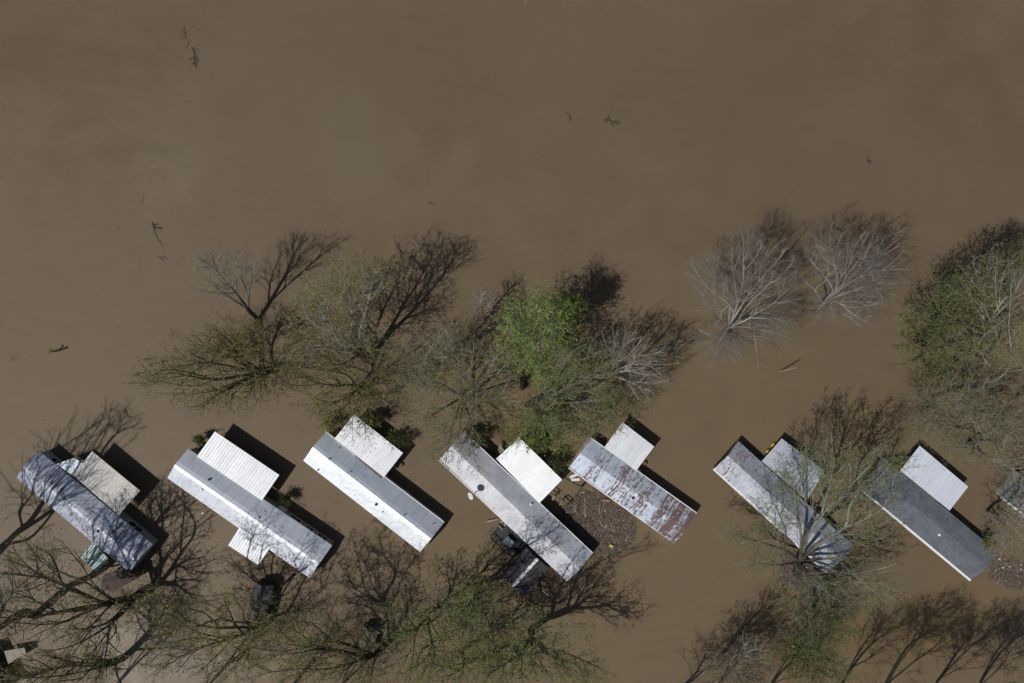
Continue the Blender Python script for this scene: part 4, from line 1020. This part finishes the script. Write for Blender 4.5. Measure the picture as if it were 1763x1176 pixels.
tree(UT, 'pale budding tree on the bottom edge right of centre', (1235, 1135),
     [(1255, 1150, 8, 40, 28, 3), (1290, 1170, 9, 36, 30, 3), (1300, 1120, 9, 30, 30, 2.5)], [[(1250, 1145, 5), (1280, 1165, 9)]],
     r0=.2, n=190, seed=42, bk='pale', lf='olive', nleaf=2200, twig=3, sub=3)
tree(UT, 'budding tree with a dark trunk on the bottom edge below the large pale limbed tree', (1370, 1105),
     [(1400, 1110, 9, 42, 42, 3), (1420, 1150, 10, 46, 30, 3), (1370, 1140, 8, 34, 34, 3), (1440, 1080, 10, 30, 30, 2.5)],
     [[(1385, 1120, 5), (1410, 1150, 9)], [(1385, 1105, 6), (1420, 1080, 11)], [(1375, 1130, 5), (1372, 1165, 9)]],
     r0=.3, n=330, seed=43, bk='dark', lf='mid', nleaf=6500, twig=3, sub=3)
# ---- trees just outside the bottom and left edges; their shadows reach into the picture
og = 'trees along the lower edge'
for i, (bu, bv, cu, cv, hz, rr, nn, lf_, lab) in enumerate((
        (1120, 1235, 1143, 1180, 13, 44, 170, None, 'bare tree below the bottom edge, its shadow right of the longest one'),
        (1195, 1240, 1210, 1160, 13, 50, 240, 'olive', 'tree below the bottom edge whose shadow falls left of the large pale limbed tree'),
        (1400, 1245, 1418, 1150, 15, 50, 240, None, 'tree below the bottom edge whose shadow falls first right of the large pale limbed tree'),
        (1475, 1245, 1495, 1145, 16, 54, 280, 'olive', 'tree below the bottom edge whose shadow falls second right of the large pale limbed tree'),
        (1560, 1240, 1580, 1160, 15, 50, 240, 'olive', 'tree below the bottom edge whose shadow falls third right of the large pale limbed tree'),
        (1640, 1245, 1655, 1150, 15, 54, 260, 'olive', 'tree below the bottom edge whose shadow falls in the lower right corner'),
        (150, 1235, 165, 1165, 17, 56, 170, None, 'bare tree below the bottom edge, first from the left corner'),
        (300, 1240, 330, 1160, 17, 56, 190, None, 'bare tree below the bottom edge, second from the left corner'),
        (450, 1240, 470, 1165, 16, 50, 170, None, 'bare tree below the bottom edge, third from the left corner'),
        (1275, 1245, 1290, 1170, 14, 44, 180, 'olive', 'tree below the bottom edge beneath the large pale limbed tree'),
        (560, 1215, 560, 1170, 12, 46, 150, 'olive', 'tree below the bottom edge left of centre'))):
    tree(UT if lf_ else BT, lab, (bu, bv), [(cu, cv, hz - 2, rr, rr * 1.1, 4.2), (cu + 22, cv - 26, hz, rr * .6, rr * .8, 3), (cu - 24, cv - 12, hz - 1, rr * .55, rr * .8, 2.5)],
         [[(cu - 4, cv + 20, hz * .5), (cu + 22, cv - 20, hz)], [(cu - 10, cv + 22, hz * .5), (cu - 24, cv - 10, hz)]], r0=.17, n=nn, seed=60 + i, bk='dark', lf=lf_, nleaf=2600 if lf_ else 0, lsize=.14, twig=4, sub=3, gnd=True, group=og, fork=.3)
tree(BT, 'tall bare tree just left of the frame whose shadow crosses the leftmost home', (-30, 985),
     [(0, 850, 15, 80, 46, 3), (50, 870, 14, 70, 50, 3), (-40, 900, 13, 60, 60, 3), (60, 800, 16, 70, 40, 3)],
     [[(-10, 960, 6), (20, 900, 12), (50, 850, 17)], [(-20, 940, 8), (-10, 860, 15)], [(0, 930, 9), (70, 890, 15)]],
     r0=.45, n=420, seed=70, bk='dark', twig=3, sub=3, gnd=True, group=og, fork=.25)
tree(BT, 'tall bare tree off the lower left corner whose shadow falls between the two leftmost homes', (60, 1060),
     [(100, 960, 17, 70, 50, 3), (170, 930, 16, 60, 44, 3), (120, 1010, 14, 60, 40, 3)],
     [[(75, 1040, 8), (100, 990, 13), (120, 940, 18)], [(90, 1030, 9), (160, 960, 16)]],
     r0=.42, n=200, seed=71, bk='dark', twig=3, sub=2, gnd=True, group=og, fork=.3)

# ---- pale tarp caught under the bottom centre tree
m = MB(); rg_ = random.Random(4); poly_ = [(877, 1117), (884, 1121), (888, 1130), (880, 1137), (879, 1146), (870, 1151), (873, 1136), (871, 1128)]
c_ = W(879, 1133, 1.3); vs_ = [c_] + [W(u, v, 1.0 + rg_.random() * .4) for u, v in poly_]; vs_ += [p - Z * .05 for p in vs_]; n_ = len(poly_); k_ = n_ + 1
m.add(vs_, [(0, 1 + (i + 1) % n_, 1 + i) for i in range(n_)] + [(k_, k_ + 1 + i, k_ + 1 + (i + 1) % n_) for i in range(n_)] + [(1 + i, 1 + (i + 1) % n_, k_ + 1 + (i + 1) % n_, k_ + 1 + i) for i in range(n_)])
tag(m.build('crumpled_tarp', M['wood_grey']), 'pale crumpled tarp caught among the branches at the bottom centre', 'tarp')
# ---- shrubs
def shrub(u, v, z, ru, rv, label, lf='dark', n=70, nleaf=1500, seed=1):
    tree('shrub', label, (u, v), [(u, v, z, ru, rv, z * .6)], r0=.06, n=n, seed=seed, bk='dark', lf=lf, nleaf=nleaf, lsize=.13, twig=3, sub=3, tl=.4, group='shrubs standing in the water', cat='shrub', fork=.3)
shrub(344, 756, 1.2, 9, 9, 'round dark green shrub at the left end of the widest white carport', seed=81)
shrub(493, 859, 1.2, 10, 9, 'round dark green shrub below the widest white carport', seed=82)
shrub(568, 730, 1.6, 14, 13, 'olive shrub left of the carport of the bright silver home', 'olive', 110, 1800, 83)
shrub(640, 722, 1.7, 24, 12, 'dark leafy shrub along the upper edge of the carport of the silver home', 'dark', 160, 2200, 84)
shrub(682, 758, 1.7, 20, 16, 'dark leafy shrub at the right corner of the carport of the silver home', 'dark', 150, 2000, 85)
shrub(818, 752, 1.7, 20, 18, 'dark green shrub between the long light grey home and its carport', 'dark', 150, 2200, 86)
shrub(925, 762, 1.7, 22, 16, 'dark green shrub above the bright white carport', 'dark', 160, 2400, 87)
shrub(960, 795, 1.7, 16, 18, 'dark green shrub at the right side of the bright white carport', 'dark', 150, 2200, 88)
shrub(98, 604, .8, 14, 10, 'small leafy treetop poking out of open water at the far left', 'mid', 50, 260, 89)
shrub(1540, 800, 1.5, 16, 14, 'olive bush at the upper corner of the dark shingle home', 'olive', 100, 1500, 90)
shrub(1700, 935, 1.5, 16, 14, 'olive bush at the right end of the dark shingle home', 'olive', 100, 1500, 91)
shrub(1115, 640, 1.5, 12, 10, 'tiny bush at the right end of the tree band', 'olive', 40, 300, 92)

# ---- floating branches in open water
def driftbranch(pts, label, seed, r=.07, tw=16, mat='wood_dark'):
    rg = random.Random(seed); m = MB(); P = [W(u, v, -.015) for u, v in pts]; n = len(P)
    m.tube(P, [r * (1 - .5 * i / n) for i in range(n)], 6)
    for _ in range(tw):
        i = rg.randrange(n - 1); f = rg.random(); q = P[i] * (1 - f) + P[i + 1] * f; d = P[i + 1] - P[i]; th = math.atan2(d[1], d[0]) + rg.choice((-1, 1)) * rg.uniform(.4, 1.2)
        L = rg.uniform(.2, .9); e = q + np.array([math.cos(th), math.sin(th), rg.uniform(0, .25)]) * L; m.tube([q, (q + e) / 2 + np.array([0, 0, .03]), e], [r * .45, r * .35, r * .15], 4)
    tag(m.build('floating_branch', M[mat]), label, 'branch', 'branches drifting in open water')
driftbranch([(317, 45), (320, 62), (326, 76)], 'thin dark branch drifting at the top left, upper of the pair', 1, .05, 6)
driftbranch([(331, 82), (336, 94), (335, 104), (333, 112)], 'thick dark branch drifting at the top left, lower of the pair', 2, .10, 16)
driftbranch([(262, 383), (266, 388), (269, 393)], 'tangled dark twig clump drifting at left above the bare forked tree', 3, .09, 14)
driftbranch([(268, 400), (272, 413), (280, 421)], 'thin curved branch drifting just below the tangled twig clump at left', 4, .05, 3)
driftbranch([(271, 441), (278, 443), (285, 441)], 'short grey branch drifting lowest in the line of debris at left', 5, .05, 5)
driftbranch([(975, 193), (980, 198), (983, 203)], 'short dark branch drifting upper centre, left of the larger one', 6, .07, 3)
driftbranch([(1038, 206), (1050, 207), (1066, 214)], 'larger tangled branch drifting in the upper centre', 7, .08, 18)
driftbranch([(1492, 279), (1495, 275), (1500, 279)], 'small dark tangle drifting at the upper right', 8, .08, 10)
driftbranch([(1699, 20), (1713, 25), (1724, 32)], 'forked branch drifting in the top right corner', 9, .06, 10, 'wood_brown')
driftbranch([(737, 349), (743, 350), (750, 349)], 'tiny dark stick drifting above the middle of the tree band', 10, .05, 2)
driftbranch([(14, 624), (24, 619), (32, 613)], 'thin brown twig drifting at the far left edge', 11, .035, 5, 'wood_brown')
driftbranch([(217, 707), (219, 713), (221, 718)], 'short dark stick drifting above the two leftmost homes', 12, .09, 2)
driftbranch([(904, 2), (906, 6)], 'tiny pale stick at the top edge', 13, .06, 1, 'wood_grey')
driftbranch([(1752, 76), (1763, 79)], 'thin twig at the right edge near the top', 14, .04, 3, 'wood_brown')
driftbranch([(835, 137), (842, 132)], 'faint twig drifting in the upper centre left', 15, .035, 3, 'wood_brown')
driftbranch([(1174, 355), (1186, 352)], 'faint twig drifting above the wide pale bare tree', 16, .035, 3, 'wood_brown')
# scattered specks
rg = random.Random(77); m = MB()
for _ in range(420):
    if rg.random() < .6: c_ = rg.choice(((265, 350, 40, 90), (1020, 200, 70, 30), (1510, 295, 25, 30), (850, 130, 60, 40), (330, 90, 30, 70), (1710, 60, 40, 40), (960, 400, 60, 40), (1290, 700, 90, 60))); u, v = rg.gauss(c_[0], c_[2] * .6), rg.gauss(c_[1], c_[3] * .6)
    else: u, v = rg.uniform(0, 1763), rg.uniform(0, 1176)
    q = W(u, v, .02); th = rg.uniform(0, PI); r = rg.uniform(.02, .09)
    m.box(q, np.array([math.cos(th), math.sin(th), 0]), np.array([-math.sin(th), math.cos(th), 0]), Z, r * rg.uniform(1, 3), r * .5, .02)
tag(m.build('floating_specks', M['wood_brown']), 'tiny bits of leaf and twig scattered over the brown flood water', 'floating debris', kind='stuff')
print('twig faces', NTWIG[0], 'objects', len(bpy.data.objects))
